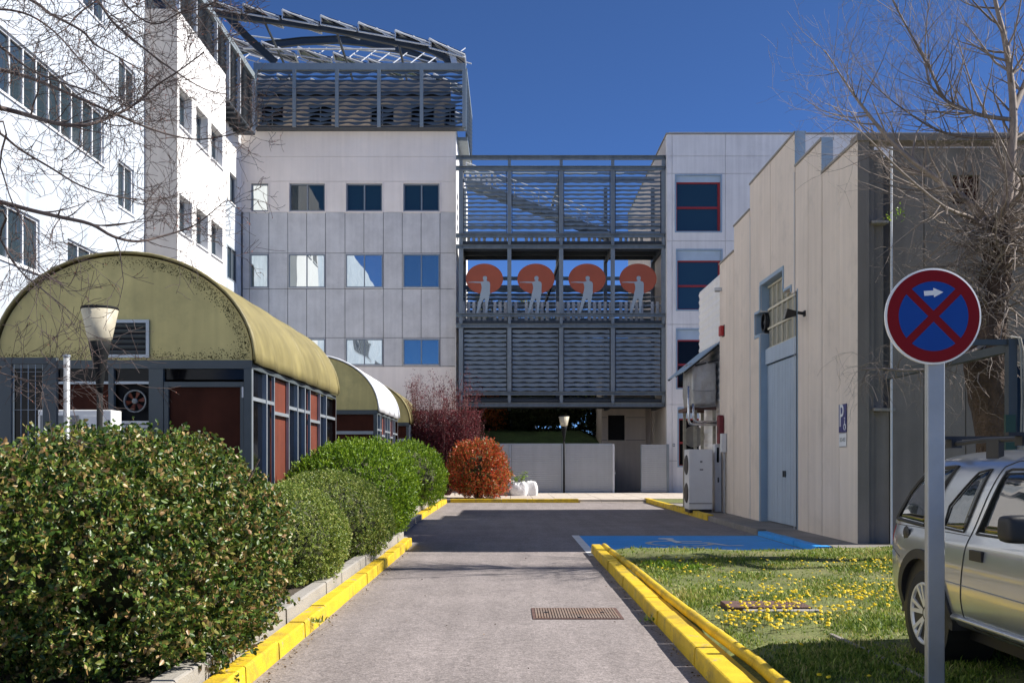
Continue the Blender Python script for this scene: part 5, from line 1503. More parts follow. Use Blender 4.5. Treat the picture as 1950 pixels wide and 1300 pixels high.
def bush(name, label, cat, c, rad, n, size, m, seed, aspect=.5, jit=.75, depth=.28, amp=.12, core=True, group=None, flat=.12, up=.0, core_mat=None, holes=0, power=1.0, sprigs=0, core_k=1.35, shoot=10, slen=.10, skirt=.0, rough=.5):
    """c: centre of the base; rad: (rx, ry, height)"""
    rng = np.random.default_rng(seed)
    cx, cy, z0 = c; rx, ry, h = rad
    t = thing(name, label, cat, c, group)
    n = n // shoot
    d = rng.normal(size=(n, 3)); d /= np.linalg.norm(d, axis=1)[:, None]
    sh = lumpy(d, seed, amp=amp) + rough * amp * (lumpy(d, seed + 7, 220, .5, 60) - 1)
    r = 1 - depth * rng.random(n) ** 1.3
    r *= sh
    r += (rng.random(n) < .05) * rng.uniform(0, .06, n)
    if holes:                                            # gaps between branches
        hc = rng.normal(size=(holes, 3)); hc /= np.linalg.norm(hc, axis=1)[:, None]
        near = (d @ hc.T).max(1)
        keep = (near < .992) | (r < .80 * sh) & (rng.random(n) < .5)
        d, r = d[keep], r[keep]
    e = np.sign(d) * np.abs(d) ** power
    if skirt:                                            # lower half falls straight down instead of tapering
        hx = np.linalg.norm(e[:, :2], axis=1) + 1e-6; kx = np.where(e[:, 2] < 0, (1 - (1 - np.minimum(hx, 1)) * (1 - skirt)) / hx, 1.0)
        kx = np.where(e[:, 2] < 0, np.minimum(kx, 6), 1.0); e[:, 0] *= kx; e[:, 1] *= kx
    pos = np.stack([e[:, 0] * rx * r, e[:, 1] * ry * r, e[:, 2] * h * .5 * r + h * .5], 1)
    keep = pos[:, 2] > .02; pos = pos[keep]; d = d[keep]
    # every point is a shoot: leaves alternate along a short outward stem
    ns = len(pos); sdir = d * .75 + rng.normal(size=(ns, 3)) * .45 + np.array([0, 0, .25 + up]); sdir /= np.linalg.norm(sdir, axis=1)[:, None]
    sl = slen * rng.uniform(.5, 1.4, ns)
    P0 = np.repeat(pos, shoot, 0); Dd = np.repeat(sdir, shoot, 0); Ls = np.repeat(sl, shoot)
    fr = np.tile(np.arange(shoot) / (shoot - 1), ns) + rng.uniform(-.06, .06, ns * shoot)
    pos = P0 + Dd * (fr * Ls)[:, None]; d = Dd
    if sprigs:                                           # young upright shoots breaking the outline
        sd = rng.normal(size=(sprigs, 3)); sd[:, 2] = np.abs(sd[:, 2]) + .25; sd /= np.linalg.norm(sd, axis=1)[:, None]
        ss = lumpy(sd, seed, amp=amp); e2 = np.sign(sd) * np.abs(sd) ** power
        sp = np.stack([e2[:, 0] * rx * ss, e2[:, 1] * ry * ss, e2[:, 2] * h * .5 * ss + h * .5], 1) * 1.0
        L_ = rng.uniform(.03, .12, sprigs); dr = sd * .5 + np.array([0, 0, .8]) + rng.normal(size=(sprigs, 3)) * .2
        for kk in range(7):
            pos = np.concatenate([pos, sp + dr * (L_ * kk / 6)[:, None]]); d = np.concatenate([d, dr])
    me = leaves_mesh('foliage', pos, d, size, aspect, jit, rng=rng, up=up)
    f = link_mesh('foliage', me, m, t); f['kind'] = 'stuff'
    # woody stems
    b = MB(); rg = random.Random(seed)
    for k in range(14):
        a = rg.uniform(0, 6.28); q = rg.uniform(.3, .8)
        p1 = (cx + rx * q * math.cos(a), cy + ry * q * math.sin(a), z0 + h * rg.uniform(.45, .9))
        b.tube([(cx + .1 * math.cos(a), cy + .1 * math.sin(a), z0 - .05), (cx + rx * q * .45 * math.cos(a + .3), cy + ry * q * .45 * math.sin(a + .3), z0 + h * .3), p1], [.035, .022, .006], 5)
    b.build('stems', M['wood'], t)
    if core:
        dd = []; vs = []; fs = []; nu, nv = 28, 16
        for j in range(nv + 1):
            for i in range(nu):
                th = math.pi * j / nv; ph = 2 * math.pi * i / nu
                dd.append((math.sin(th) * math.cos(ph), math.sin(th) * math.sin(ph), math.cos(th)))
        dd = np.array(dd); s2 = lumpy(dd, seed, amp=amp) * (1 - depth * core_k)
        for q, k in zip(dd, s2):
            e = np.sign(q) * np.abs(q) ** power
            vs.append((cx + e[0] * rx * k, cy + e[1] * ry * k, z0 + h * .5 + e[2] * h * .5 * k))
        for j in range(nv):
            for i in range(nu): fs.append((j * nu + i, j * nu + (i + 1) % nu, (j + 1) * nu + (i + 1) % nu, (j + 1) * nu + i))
        b = MB(); b.add(vs, fs); b.build('inner_core', core_mat or M['shrub_core'], t, smooth=True)  # solid core added behind the leaves against see-through
    return t

LM = {}
LM['big'] = leaf_mat('leaf_elaeagnus', [(0, (.018, .045, .009)), (.35, (.06, .12, .017)), (.62, (.15, .215, .030)), (.80, (.24, .23, .05)), (.93, (.30, .16, .065)), (1, (.48, .36, .15))], .40, .25, .45, .42, 5.0)
LM['olive'] = leaf_mat('leaf_olive', [(0, (.08, .14, .024)), (.5, (.22, .30, .05)), (.8, (.36, .41, .08)), (1, (.52, .50, .19))], .4, .35, .5, .3, 3)
LM['bright'] = leaf_mat('leaf_bright', [(0, (.06, .13, .010)), (.5, (.17, .29, .018)), (1, (.33, .44, .035))], .42, .35, .45, .25, 2)
LM['red'] = leaf_mat('leaf_red', [(0, (.07, .11, .015)), (.28, (.22, .22, .04)), (.40, (.42, .05, .018)), (.75, (.58, .07, .025)), (1, (.75, .26, .08))], .38, .3, .5, .3, 1.8)
LM['plum'] = leaf_mat('leaf_plum', [(0, (.05, .010, .014)), (.6, (.14, .022, .030)), (1, (.30, .07, .08))], .45, .3, .4, .2, 2)
LM['dark'] = leaf_mat('leaf_dark', [(0, (.018, .03, .010)), (.6, (.04, .06, .018)), (1, (.09, .10, .04))], .5, .25, .4, .3, 1.0)
LM['orange'] = leaf_mat('leaf_orange', [(0, (.12, .10, .02)), (.5, (.42, .10, .02)), (1, (.55, .20, .04))], .5, .3, .4, .2, 2)
LM['blade'] = leaf_mat('grass_blade', [(0, (.06, .12, .015)), (.45, (.17, .25, .03)), (.75, (.28, .34, .055)), (1, (.46, .40, .15))], .55, .35, .3, .6, 1.3)

bush('elaeagnus_bush', 'huge rounded bush with mottled brown green leaves filling the lower left corner', 'bush', (-2.92, 7.62, .0), (1.2, 1.75, 1.84), 135000, .041, LM['big'], 11, .58, .7, .30, .17, holes=14, power=.95, sprigs=380, shoot=9, slen=.08, skirt=.16, rough=2.3)
bush('clipped_bush', 'low olive ball shaped bush squeezed between the huge bush and the next one', 'bush', (-2.7, 11.7, .12), (.84, .95, 1.2), 60000, .028, LM['olive'], 12, .5, .7, .2, .08, slen=.032, skirt=.3)
bush('clipped_bush', 'rounded olive green clipped bush in front of the bright green one', 'bush', (-2.7, 14.7, .12), (.92, 1.05, 1.36), 70000, .028, LM['olive'], 13, .5, .7, .2, .07, slen=.032, skirt=.3)
bush('laurel_bush', 'tall bright green rounded laurel bush beside the near yellow kerb end', 'bush', (-2.86, 18.4, .15), (1.15, 1.35, 1.83), 52000, .055, LM['bright'], 14, .38, .55, .2, .12, up=.5, slen=.11, skirt=.3)
bush('laurel_bush', 'bright green laurel bush farther back, half in shade before the plum shrub', 'bush', (-3.05, 30.5, .2), (1.15, 1.3, 1.95), 20000, .07, LM['bright'], 15, .38, .55, .2, .12, up=.5, slen=.13, skirt=.3)
bush('red_bush', 'square clipped bush with fiery red young leaves beside the white sacks', 'bush', (-1.28, 41.0, .12), (1.2, .95, 2.22), 26000, .085, LM['red'], 16, .42, .6, .28, .16, rough=2.0, core_k=1.7, power=.80, up=.5, slen=.2, skirt=.3, shoot=8)

# ------------------------------------------------------------------ branching helper
def grow(out, p, d, L, r, level, rng, up=.1, nseg=5, wig=.18, kids=(5, 4, 3), ang=(35, 70), ratio=.55, tw=None, buds=None, droop=0.0):
    pts = [p.copy()]; rad = [r]; q = p.copy(); dd = d.normalized()
    for i in range(nseg):
        dd = (dd + Vector((rng.gauss(0, wig), rng.gauss(0, wig), rng.gauss(0, wig) + up * .25 - droop * .1))).normalized()
        q = q + dd * (L / nseg); pts.append(q.copy()); rad.append(max(.0016, r * (1 - .8 * (i + 1) / nseg)))
    out.append((pts, rad, level))
    if level <= 0:
        return
    n = kids[min(level, len(kids)) - 1] if isinstance(kids, (list, tuple)) else kids
    for k in range(n):
        f = rng.uniform(.2, 1.0); i = min(nseg - 1, int(f * nseg)); a = pts[i].lerp(pts[i + 1], f * nseg - i)
        ax = (pts[i + 1] - pts[i]).normalized(); per = ax.cross(Vector((rng.gauss(0, 1), rng.gauss(0, 1), rng.gauss(0, 1))))
        if per.length < 1e-6: continue
        per.normalize(); th = R(rng.uniform(*ang))
        nd = ax * math.cos(th) + per * math.sin(th)
        grow(out, a, nd, L * ratio * rng.uniform(.6, 1.25), max(.002, rad[i] * .55), level - 1, rng, up, max(3, nseg - 1), wig, kids, ang, ratio, droop=droop)


def tubes_object(name, segs, m, parent, thick_n=6, thin_n=3, thr=.012, sel=None):
    b = MB()
    for pts, rad, lv in segs:
        if sel and not sel(rad): continue
        b.tube(pts, rad, thick_n if rad[0] > thr else thin_n, cap=False)
    return b.build(name, m, parent, smooth=True)


def path(segs, pts, r0, r1, lv=9, sub=3):
    """smooth polyline through control points (catmull-rom)"""
    P_ = [pts[0]] + list(pts) + [pts[-1]]; out = []
    for i in range(1, len(P_) - 2):
        a, b, c, d = P_[i - 1], P_[i], P_[i + 1], P_[i + 2]
        for k in range(sub):
            t = k / sub
            out.append(.5 * ((2 * b) + (c - a) * t + (2 * a - 5 * b + 4 * c - d) * t * t + (3 * b - a - 3 * c + d) * t ** 3))
    out.append(pts[-1]); n = len(out)
    rad = [r0 + (r1 - r0) * i / (n - 1) for i in range(n)]
    segs.append((out, rad, lv)); return out, rad


def sprout(segs, out, rad, n, L, rng, level=1, lo=.15, hi=1.0, ang=(30, 75), up=.2, kids=(3, 3, 3), wig=.15, rfac=.5, bias=None, ratio=.55, droop=0.0):
    m = len(out) - 1
    for k in range(n):
        f = rng.uniform(lo, hi) * m; i = min(m - 1, int(f)); a = out[i].lerp(out[i + 1], f - i)
        ax = (out[i + 1] - out[i]).normalized(); per = ax.cross(Vector((rng.gauss(0, 1), rng.gauss(0, 1), rng.gauss(0, 1)))).normalized()
        th = R(rng.uniform(*ang)); nd = ax * math.cos(th) + per * math.sin(th)
        if bias: nd = (nd + Vector(bias) * rng.uniform(.2, 1.0)).normalized()
        grow(segs, a, nd, L * rng.uniform(.5, 1.25), max(.0025, min(rad[i] * rfac, .02)), level, rng, up, 5, wig, kids, ang, ratio, droop=droop)

# ------------------------------------------------------------------ bare tree on the right
TD = 15.4
rng = random.Random(21)
tp = lambda x, y, dy=0.0: P(x, y, TD + dy)
t = thing('bare_tree', 'leafless pollarded tree with rough brown trunk behind the silver car', 'tree', (PX(1900, TD), TD, .1))
seg = []
trunk = [Vector((PX(1908, TD), TD, .05)), tp(1900, 960), tp(1894, 850), tp(1880, 740), tp(1878, 680), tp(1888, 590), tp(1897, 500), tp(1905, 430)]
b = MB(); o_, r_ = path([], trunk, 1, 1, 9, 5)
wid = [(1070, .36), (960, .27), (850, .24), (740, .29), (680, .31), (590, .21), (500, .22), (430, .19), (400, .12)]
rr = []
for q in o_:
    y = 880 - (q.z - CAMZ) * F / TD
    for (a, ra), (c, rc) in zip(wid, wid[1:]):
        if a >= y >= c: rr.append(rc + (ra - rc) * (y - c) / (a - c)); break
    else: rr.append(.36 if y > 1000 else .12)
n = 18; base = len(b.v)
b.tube(o_, rr, n)
for i in range(len(b.v)):
    q = Vector(b.v[i]); j = min(len(o_) - 1, i // n); c = o_[j]
    k = 1 + .22 * mnoise.noise(Vector((q.x * 7, q.y * 7, q.z * 1.1))) + .10 * mnoise.noise(q * 11)
    b.v[i] = tuple(c + (q - c) * k)
tr = b.build('trunk', M['bark'], t, smooth=True)
limbs = []
limbs.append(path(seg, [tp(1905, 440), tp(1920, 370), tp(1926, 300), tp(1930, 230), tp(1925, 150), tp(1912, 70), tp(1896, 5), tp(1880, -90), tp(1872, -170)], .085, .012))
limbs.append(path(seg, [tp(1900, 470), tp(1850, 390), tp(1790, 345), tp(1730, 300), tp(1680, 250), tp(1640, 200), tp(1605, 150), tp(1570, 95)], .058, .007))
limbs.append(path(seg, [tp(1927, 228), tp(1880, 222), tp(1845, 212), tp(1800, 190), tp(1775, 140), tp(1745, 85), tp(1715, 30), tp(1695, -10), tp(1670, -70)], .034, .007))
limbs.append(path(seg, [tp(1925, 262), tp(1850, 262), tp(1790, 250), tp(1740, 222), tp(1690, 185), tp(1650, 150)], .026, .005))
limbs.append(path(seg, [tp(1905, 480), tp(1860, 420), tp(1800, 395, -.6), tp(1720, 330, -1.0), tp(1660, 270, -1.3), tp(1590, 205, -1.4)], .036, .005))
limbs.append(path(seg, [tp(1800, 190), tp(1770, 160), tp(1762, 100), tp(1765, 40), tp(1775, -30)], .017, .005))
limbs.append(path(seg, [tp(1930, 210), tp(1960, 140, .4), tp(1990, 60, .6), tp(2020, -60, .8)], .06, .015))
limbs.append(path(seg, [tp(1915, 400), tp(1980, 330, -.8), tp(2060, 240, -1.2), tp(2130, 120, -1.5)], .04, .007))
limbs.append(path(seg, [tp(1905, 430), tp(1940, 350, 1.2), tp(1900, 260, 2.0), tp(1850, 160, 2.3), tp(1820, 60, 2.5)], .04, .007))
for k, (o1, r1) in enumerate(limbs):
    sprout(seg, o1, r1, 36 if k < 5 else 18, 1.1, rng, 2, .12, 1.0, (30, 70), .45, (3, 3, 3), .13, .5)
# mop of shoots round the pollard head and the trunk
head, hr = path([], [tp(1890, 600), tp(1897, 500), tp(1905, 420)], .2, .16)
sprout(seg, head, hr, 120, 1.15, rng, 2, 0, 1, (55, 100), .05, (3, 3, 3), .22, .12, bias=(-.35, -.25, -.05), droop=1.0)
sprout(seg, head, hr, 40, 1.25, rng, 2, .3, 1, (40, 90), .4, (4, 3, 3), .2, .14)
low, lr = path([], [tp(1878, 700), tp(1885, 620)], .2, .18)
sprout(seg, low, lr, 36, 1.0, rng, 1, 0, 1, (60, 110), -.1, (4, 3), .3, .08, bias=(-.3, -.4, -.2), droop=2.0)
arm, arr = path(seg, [tp(1885, 650, -.2), tp(1800, 695, -.4), tp(1740, 705, -.5), tp(1680, 702, -.5), tp(1640, 703, -.5)], .03, .015)
sprout(seg, arm, arr, 46, .75, rng, 1, .1, 1, (40, 100), -.1, (4, 3), .3, .3, droop=1.5)
tubes_object('limbs', seg, M['twig_pale'], t, sel=lambda r: r[0] > .012)
tw = tubes_object('twigs', seg, M['twig_pale'], t, sel=lambda r: r[0] <= .012); tw['kind'] = 'stuff'
print('right tree segs', len(seg))
# a few green shoots on the trunk side
rg = np.random.default_rng(5); pc = np.array(tp(1715, 405, .5)); pos = pc + rg.normal(size=(30, 3)) * np.array([.13, .12, .07]) - np.array(t.location)
me = leaves_mesh('young_leaves', pos, rg.normal(size=(30, 3)), .05, .5, .9, rng=rg); lo_ = link_mesh('young_leaves', me, LM['bright'], t); lo_['kind'] = 'stuff'

# ------------------------------------------------------------------ bare tree reaching in from the left
rng = random.Random(33)
t = thing('overhanging_tree', 'leafless tree whose dark drooping branches with reddish buds reach in at upper left', 'tree', (-5.3, 6.9, .2))
seg = []
tb = path([], [Vector((-5.3, 6.9, .1)), Vector((-5.25, 6.9, 1.5)), Vector((-5.35, 6.95, 3)), Vector((-5.2, 6.9, 5)), Vector((-5.1, 7, 7.5)), Vector((-5.0, 7.1, 9.0))], .2, .04, 9, 4)
b = MB(); b.tube(tb[0], tb[1], 12); b.build('trunk', M['bark'], t, smooth=True)
c1 = lambda pts, D, s=2.6: [P(x / s, y / s, D + .25 * math.sin(i)) for i, (x, y) in enumerate(pts)]
main = [
 ([(0, 535), (100, 560), (200, 590), (300, 615), (420, 620), (520, 590), (620, 545), (700, 490), (780, 420), (880, 355), (1010, 260)], 6.4, .026, .004, Vector((-5.25, 6.9, 3.6))),
 ([(0, 345), (130, 380), (260, 430), (400, 490), (560, 560), (700, 620), (850, 670), (1000, 690), (1200, 650), (1300, 590)], 6.9, .022, .0025, Vector((-5.25, 6.9, 4.2))),
 ([(0, 1000), (150, 1040), (300, 1075), (450, 1110), (560, 1170), (680, 1195), (800, 1170), (930, 1130), (1000, 1090), (1120, 990)], 6.6, .024, .003, Vector((-5.3, 6.9, 2.9))),
 ([(-200, -150), (150, 0), (250, 70), (400, 150), (470, 220), (560, 270), (720, 360), (860, 450)], 7.0, .02, .003, Vector((-5.2, 6.9, 5.2))),
 ([(200, -350), (480, 0), (560, 110), (700, 230), (860, 350), (1010, 440), (1130, 470)], 7.1, .02, .003, Vector((-5.15, 6.95, 6.0))),
 ([(0, 230), (100, 310), (200, 370), (400, 440), (560, 490), (740, 500)], 6.2, .014, .003, Vector((-5.25, 6.9, 4.0))),
 ([(0, 660), (100, 740), (250, 830), (400, 920), (560, 970), (720, 990), (850, 980)], 6.3, .014, .0025, Vector((-5.3, 6.9, 3.3))),
 ([(-150, 40), (100, 60), (260, 150), (400, 300), (560, 460), (620, 560)], 6.6, .014, .003, Vector((-5.2, 6.9, 4.9))),
 ([(500, -200), (620, 20), (760, 120), (900, 60), (1040, 20)], 7.3, .016, .003, Vector((-5.1, 7, 6.8))),
 ([(600, -260), (760, -60), (880, 60), (1000, 40), (1110, -20)], 7.0, .014, .003, Vector((-5.1, 7, 7.0))),
 ([(0, 1180), (60, 1290), (130, 1370), (220, 1440), (330, 1530), (420, 1610)], 6.2, .012, .002, Vector((-5.3, 6.9, 2.8))),
 ([(0, 1845), (80, 1870), (180, 1885), (260, 1875), (360, 1862)], 6.5, .008, .003, Vector((-5.3, 6.9, 2.0))),
 ([(0, 820), (60, 1000), (150, 1160), (180, 1290), (260, 1380)], 6.1, .010, .002, Vector((-5.3, 6.9, 3.2))),
 ([(620, -80), (400, 60), (330, 140), (240, 190), (60, 260)], 6.8, .012, .002, Vector((-5.1, 7, 7.2))),
]
for pts, D, r0, r1, root in main:
    p0_, p1_ = pts[0], pts[1]; pts = [(p0_[0] - (p1_[0] - p0_[0]) * 1.6, p0_[1] - (p1_[1] - p0_[1]) * 1.2)] + pts
    q = [root] + c1(pts, D)
    o1, ra = path(seg, q, r0 * .78, r1 * .8, 9, 4)
    k = 23 if r0 > .013 else 15
    sprout(seg, o1, ra, k, .42, rng, 2, .28, 1.0, (25, 70), .15, (3, 3, 3), .17, .45, bias=(.35, 0, 0.05), ratio=.58)
tubes_object('limbs', seg, M['twig_dark'], t, 8, 4, .008, sel=lambda r: r[0] > .006)
tw = tubes_object('twigs', seg, M['twig_dark'], t, 4, 3, .004, sel=lambda r: r[0] <= .006); tw['kind'] = 'stuff'
pos = []; nr = []
for pts, rad, lv in seg:
    if rad[0] > .006: continue
    if rng.random() < .55: continue
    for j in range(1, len(pts)):
        if rng.random() < .28: pos.append(pts[j] - t.location); nr.append((pts[j] - pts[j - 1]).normalized())
rg = np.random.default_rng(8)
me = leaves_mesh('buds', np.array([list(p) for p in pos]), np.array([list(p) for p in nr]), .013, .5, .3, rng=rg)
o = link_mesh('buds', me, M['bud'], t); o['kind'] = 'stuff'
print('left tree segs', len(seg), 'buds', len(pos))

# ------------------------------------------------------------------ plum shrub with upright purple shoots
rng = random.Random(9)
c = Vector((-2.9, 42.7, .2))
t = thing('plum_shrub', 'purple leaved shrub with tall upright shoots in front of the footbridge', 'shrub', c)
seg = []; leafp = []; leafn = []
for k in range(150):
    a = rng.uniform(0, 6.28); q = rng.random() ** .5
    top = Vector((c.x + 1.7 * q * math.cos(a) + .1, c.y + 1.1 * q * math.sin(a), rng.uniform(2.8, 5.75) - .5 * q))
    bs = c + Vector((.35 * q * math.cos(a), .35 * q * math.sin(a), 0))
    md = bs.lerp(top, .45) + Vector((.35 * q * math.cos(a), .35 * q * math.sin(a), -.1))
    o1, ra = path(seg, [bs, md, top], .022, .004, 9, 5)
    sprout(seg, o1, ra, 9, .55, rng, 1, .3, .95, (15, 45), .5, (2, 2), .1, .5)
for pts, rad, lv in seg:
    for j in range(1, len(pts)):
        hgt = pts[j].z
        pr = 1.5 if hgt < 3.2 else .8
        n = int(pr + rng.random()) if hgt > 1.0 else 0
        for _ in range(n):
            leafp.append(pts[j] - c + Vector((rng.gauss(0, .09), rng.gauss(0, .09), rng.gauss(0, .09)))); leafn.append(Vector((rng.gauss(0, .4), rng.gauss(0, .4), 1)))
for _ in range(26000):
    a = rng.uniform(0, 6.28); q = rng.random() ** .5; z = .9 + 2.9 * rng.random() ** 1.1
    s_ = .75 + .35 * math.sin(min(1, (z - .9) / 1.6) * 1.57)
    leafp.append(Vector((1.55 * q * s_ * math.cos(a), 1.0 * q * s_ * math.sin(a), z - .2))); leafn.append(Vector((rng.gauss(0, .4), rng.gauss(0, .4), 1)))
o = tubes_object('branches', seg, M['twig_plum'], t, 4, 3, .01); o['kind'] = 'stuff'
me = leaves_mesh('foliage', np.array([list(p) for p in leafp]), np.array([list(p) for p in leafn]), .068, .5, .5, rng=np.random.default_rng(3)); f = link_mesh('foliage', me, LM['plum'], t); f['kind'] = 'stuff'

# ------------------------------------------------------------------ hedge, shrubs and trees behind the gate
def crown_tree(name, label, c, h, r, n, m, seed, size=.16, trunk_h=1.2):
    t = thing(name, label, 'tree', c, 'trees behind the footbridge')
    rng = np.random.default_rng(seed); rg = random.Random(seed)
    d = rng.normal(size=(n, 3)); d /= np.linalg.norm(d, axis=1)[:, None]; k = rng.random(n) ** .45 * lumpy(d, seed, amp=.3)
    pos = d * k[:, None] * np.array([r, r, (h - trunk_h) / 2]) + np.array([0, 0, (h + trunk_h) / 2])
    f = link_mesh('crown', leaves_mesh('crown', pos, d, size, .5, .8, rng=rng), m, t); f['kind'] = 'stuff'
    seg = []; b0 = Vector(c)
    path(seg, [b0, b0 + Vector((.1, 0, h * .4)), b0 + Vector((0, .1, h * .8))], .14, .03)
    sprout(seg, *seg[0][:2], 12, h * .3, rg, 1, .3, 1, (30, 60), .3, (3,), .15, .5)
    tubes_object('trunk', seg, M['bark'], t)
    return t
bush('bank_hedge', 'long dark hedge along the top of the grass bank behind the gate', 'hedge', (1.7, 58.0, 3.2), (4.0, 1.0, 5.6), 34000, .17, LM['dark'], 51, .5, .8, .22, .12, power=.85, slen=.3, skirt=.6, core_k=1.0)
bush('bank_hedge', 'dark evergreen mass behind the left half of the footbridge louvres', 'hedge', (-.9, 61.5, 2.2), (2.0, 1.6, 9.0), 16000, .2, LM['dark'], 52, .5, .8, .25, .2, power=.7, slen=.35)
for k, (x, y, h, r, m, sz) in enumerate([(.4, 58.5, 6.2, 1.7, 'dark', .16), (2.6, 59, 6.8, 1.8, 'dark', .16), (4.6, 58.2, 5.6, 1.4, 'olive', .13), (-.9, 57.2, 2.4, .8, 'orange', .12), (1.4, 62, 8.4, 2.2, 'olive', .18), (3.8, 63, 8.0, 2.2, 'dark', .18)]):
    lab = ['dark evergreen on the bank behind the gate, left of the far lamp post', 'tall dark evergreen on the bank right behind the far lamp post', 'pale leafed small tree on the bank beside the beige wing', 'orange leaved shrub on the bank at the left end of the footbridge', 'taller olive green tree seen through the lower louvres', 'taller dark tree behind the bank near the beige wing'][k]
    zb = {57.2: 3.3}.get(y, 3.5)
    crown_tree('bank_tree' if k != 3 else 'bank_shrub', lab, (x, y, zb), h, r, 5200 if k != 3 else 2500, LM[m], 40 + k, sz, .5 if k != 3 else .1)

# ------------------------------------------------------------------ grass blades and dandelions on the lawn
rng = np.random.default_rng(77)
def lawn_z_np(x, y):
    e = np.clip((x - 1.62) / .4, 0, 1)
    return .055 + .06 * e + .018 * np.sin(x * 1.7 + y * .9) + .014 * np.sin(y * 2.3 - x) - .03 * np.maximum(0, y - 16.6)
NB = 210000
u = rng.random(NB); gy_ = 5.2 + 12.2 * u ** 1.35
gx0 = 1.86 + rng.random(NB) * np.minimum(.56 * gy_ + .2, 7.5)
cl = np.sin(gx0 * 2.1 + 1.3 * np.sin(gy_ * 1.4)) * np.cos(gy_ * 1.9 + gx0 * .7) + .5 * np.sin(gx0 * 5.3 - gy_ * 3.1)
bare = (gy_ > 15.2) & (gx0 < 4.2)
keep = (rng.random(NB) < np.clip(.52 + .48 * cl, .06, 1)) & ~(bare & (rng.random(NB) < .8)) & ~((gx0 > 2.12) & (gx0 < 3.1) & (gy_ > 9.7) & (gy_ < 10.33))
gx0, gy_, cl = gx0[keep], gy_[keep], cl[keep]
n = len(gx0); hgt = rng.uniform(.014, .046, n) * (1 + .45 * np.clip(cl, -.5, 1)); hgt[rng.random(n) < .03] *= 1.9
z0 = lawn_z_np(gx0, gy_) - .004
az = rng.uniform(0, 6.283, n); lean = rng.uniform(.2, 1.0, n); wd = rng.uniform(.0022, .0045, n) * (1 + gy_ / 12)
ca, sa = np.cos(az), np.sin(az)
v = np.empty((n, 5, 3))
bx0 = np.stack([gx0, gy_, z0], 1); side = np.stack([-sa, ca, 0 * sa], 1) * wd[:, None]; fw_ = np.stack([ca, sa, 0 * sa], 1) * (hgt * lean)[:, None]; upv = np.zeros((n, 3)); upv[:, 2] = hgt
v[:, 0] = bx0 - side; v[:, 1] = bx0 + side; v[:, 2] = bx0 + fw_ * .4 + upv * .62 + side * .8; v[:, 3] = bx0 + fw_ * .4 + upv * .62 - side * .8; v[:, 4] = bx0 + fw_ * 1.1 + upv * .95
me = bpy.data.meshes.new('grass'); me.vertices.add(n * 5); me.vertices.foreach_set('co', v.reshape(-1))
ix = np.arange(n)[:, None] * 5
li = np.concatenate([ix + np.array([[0, 1, 2, 3]]), ix + np.array([[3, 2, 4]])], 1).reshape(-1).astype(np.int32)
me.loops.add(n * 7); me.loops.foreach_set('vertex_index', li)
ls = (np.arange(n)[:, None] * 7 + np.array([[0, 4]])).reshape(-1).astype(np.int32)
me.polygons.add(n * 2); me.polygons.foreach_set('loop_start', ls); me.polygons.foreach_set('loop_total', np.tile([4, 3], n).astype(np.int32)); me.update(calc_edges=True)
g = link_mesh('grass', me, LM['blade']); tag(g, 'short patchy green grass of the flowering lawn', 'grass', kind='stuff')

M['petal'] = mat('petal_yellow', (.80, .60, .010), .6, 0, 1, 0, island=.2, trans=.25)
def flower_mb(mb, p, r, rng, tilt=.3):
    """dandelion head: two rings of petals, domed"""
    ax = Vector((rng.gauss(0, tilt), rng.gauss(0, tilt) - .25, 1)).normalized(); s = ax.cross(Vector((1, .2, 0))).normalized(); w = ax.cross(s)
    n = 9
    for ring, (rr_, h) in enumerate(((1.0, .10), (.6, .34))):
        vs = [p + ax * r * (h + .25)]
        for i in range(n):
            a = 6.283 * (i + .5 * ring) / n; k = rr_ * (1 if i % 2 else .82)
            vs.append(p + (s * math.cos(a) + w * math.sin(a)) * r * k + ax * r * h)
        mb.add(vs, [(0, i + 1, (i + 1) % n + 1) for i in range(n)])
rg = random.Random(5); fl = MB(); stm = MB()
clus = [(1430, 1130, 60, 40), (1500, 1160, 60, 22), (1560, 1165, 55, 16), (1620, 1085, 60, 26), (1660, 1110, 45, 24), (1690, 1095, 25, 30), (1450, 1180, 40, 12), (1580, 1060, 80, 14), (1300, 1070, 50, 10), (1540, 1120, 90, 20), (1640, 1140, 60, 14), (1410, 1168, 50, 10)]
count = 0
for _ in range(640):
    cx, cy, sx_, sy_ = rg.choice(clus); x = rg.gauss(cx, sx_); y = rg.gauss(cy, sy_)
    if y < 1052 or y > 1195 or x < 1180: continue
    D = (CAMZ - .15) * F / (y - 880); X = PX(x, D)
    if X < 1.9 or X > 3.05 + max(0, D - 8.8) * .9 and D < 8.9 or D > 15.5: continue
    z = float(lawn_z_np(np.array([X]), np.array([D]))[0]); h = rg.uniform(.03, .085)
    p = Vector((X, D, z + h)); flower_mb(fl, p, rg.uniform(.014, .025), rg); stm.tube([(X + rg.gauss(0, .01), D, z), p], .0018, 3, cap=False); count += 1
o = fl.build('dandelion_patch', M['petal']); tag(o, 'scattered yellow dandelion heads over the sunlit lawn', 'flowers', kind='stuff')
o = stm.build('dandelion_stems', LM['blade']); tag(o, 'thin green stems under the scattered yellow flowers', 'stems', kind='stuff')
print('flowers', count)
tall = [(1498, 1222, .0, 'tall stalked yellow flower left of the pair in the shaded grass'), (1525, 1226, .0, 'tall stalked yellow flower right of the pair in the shaded grass'), (1560, 1284, .0, 'low yellow flower near the bottom edge, left of two'), (1578, 1288, .0, 'low yellow flower near the bottom edge, right of two'), (1655, 1283, .0, 'yellow flower near the bottom edge, closest to the sign post')]
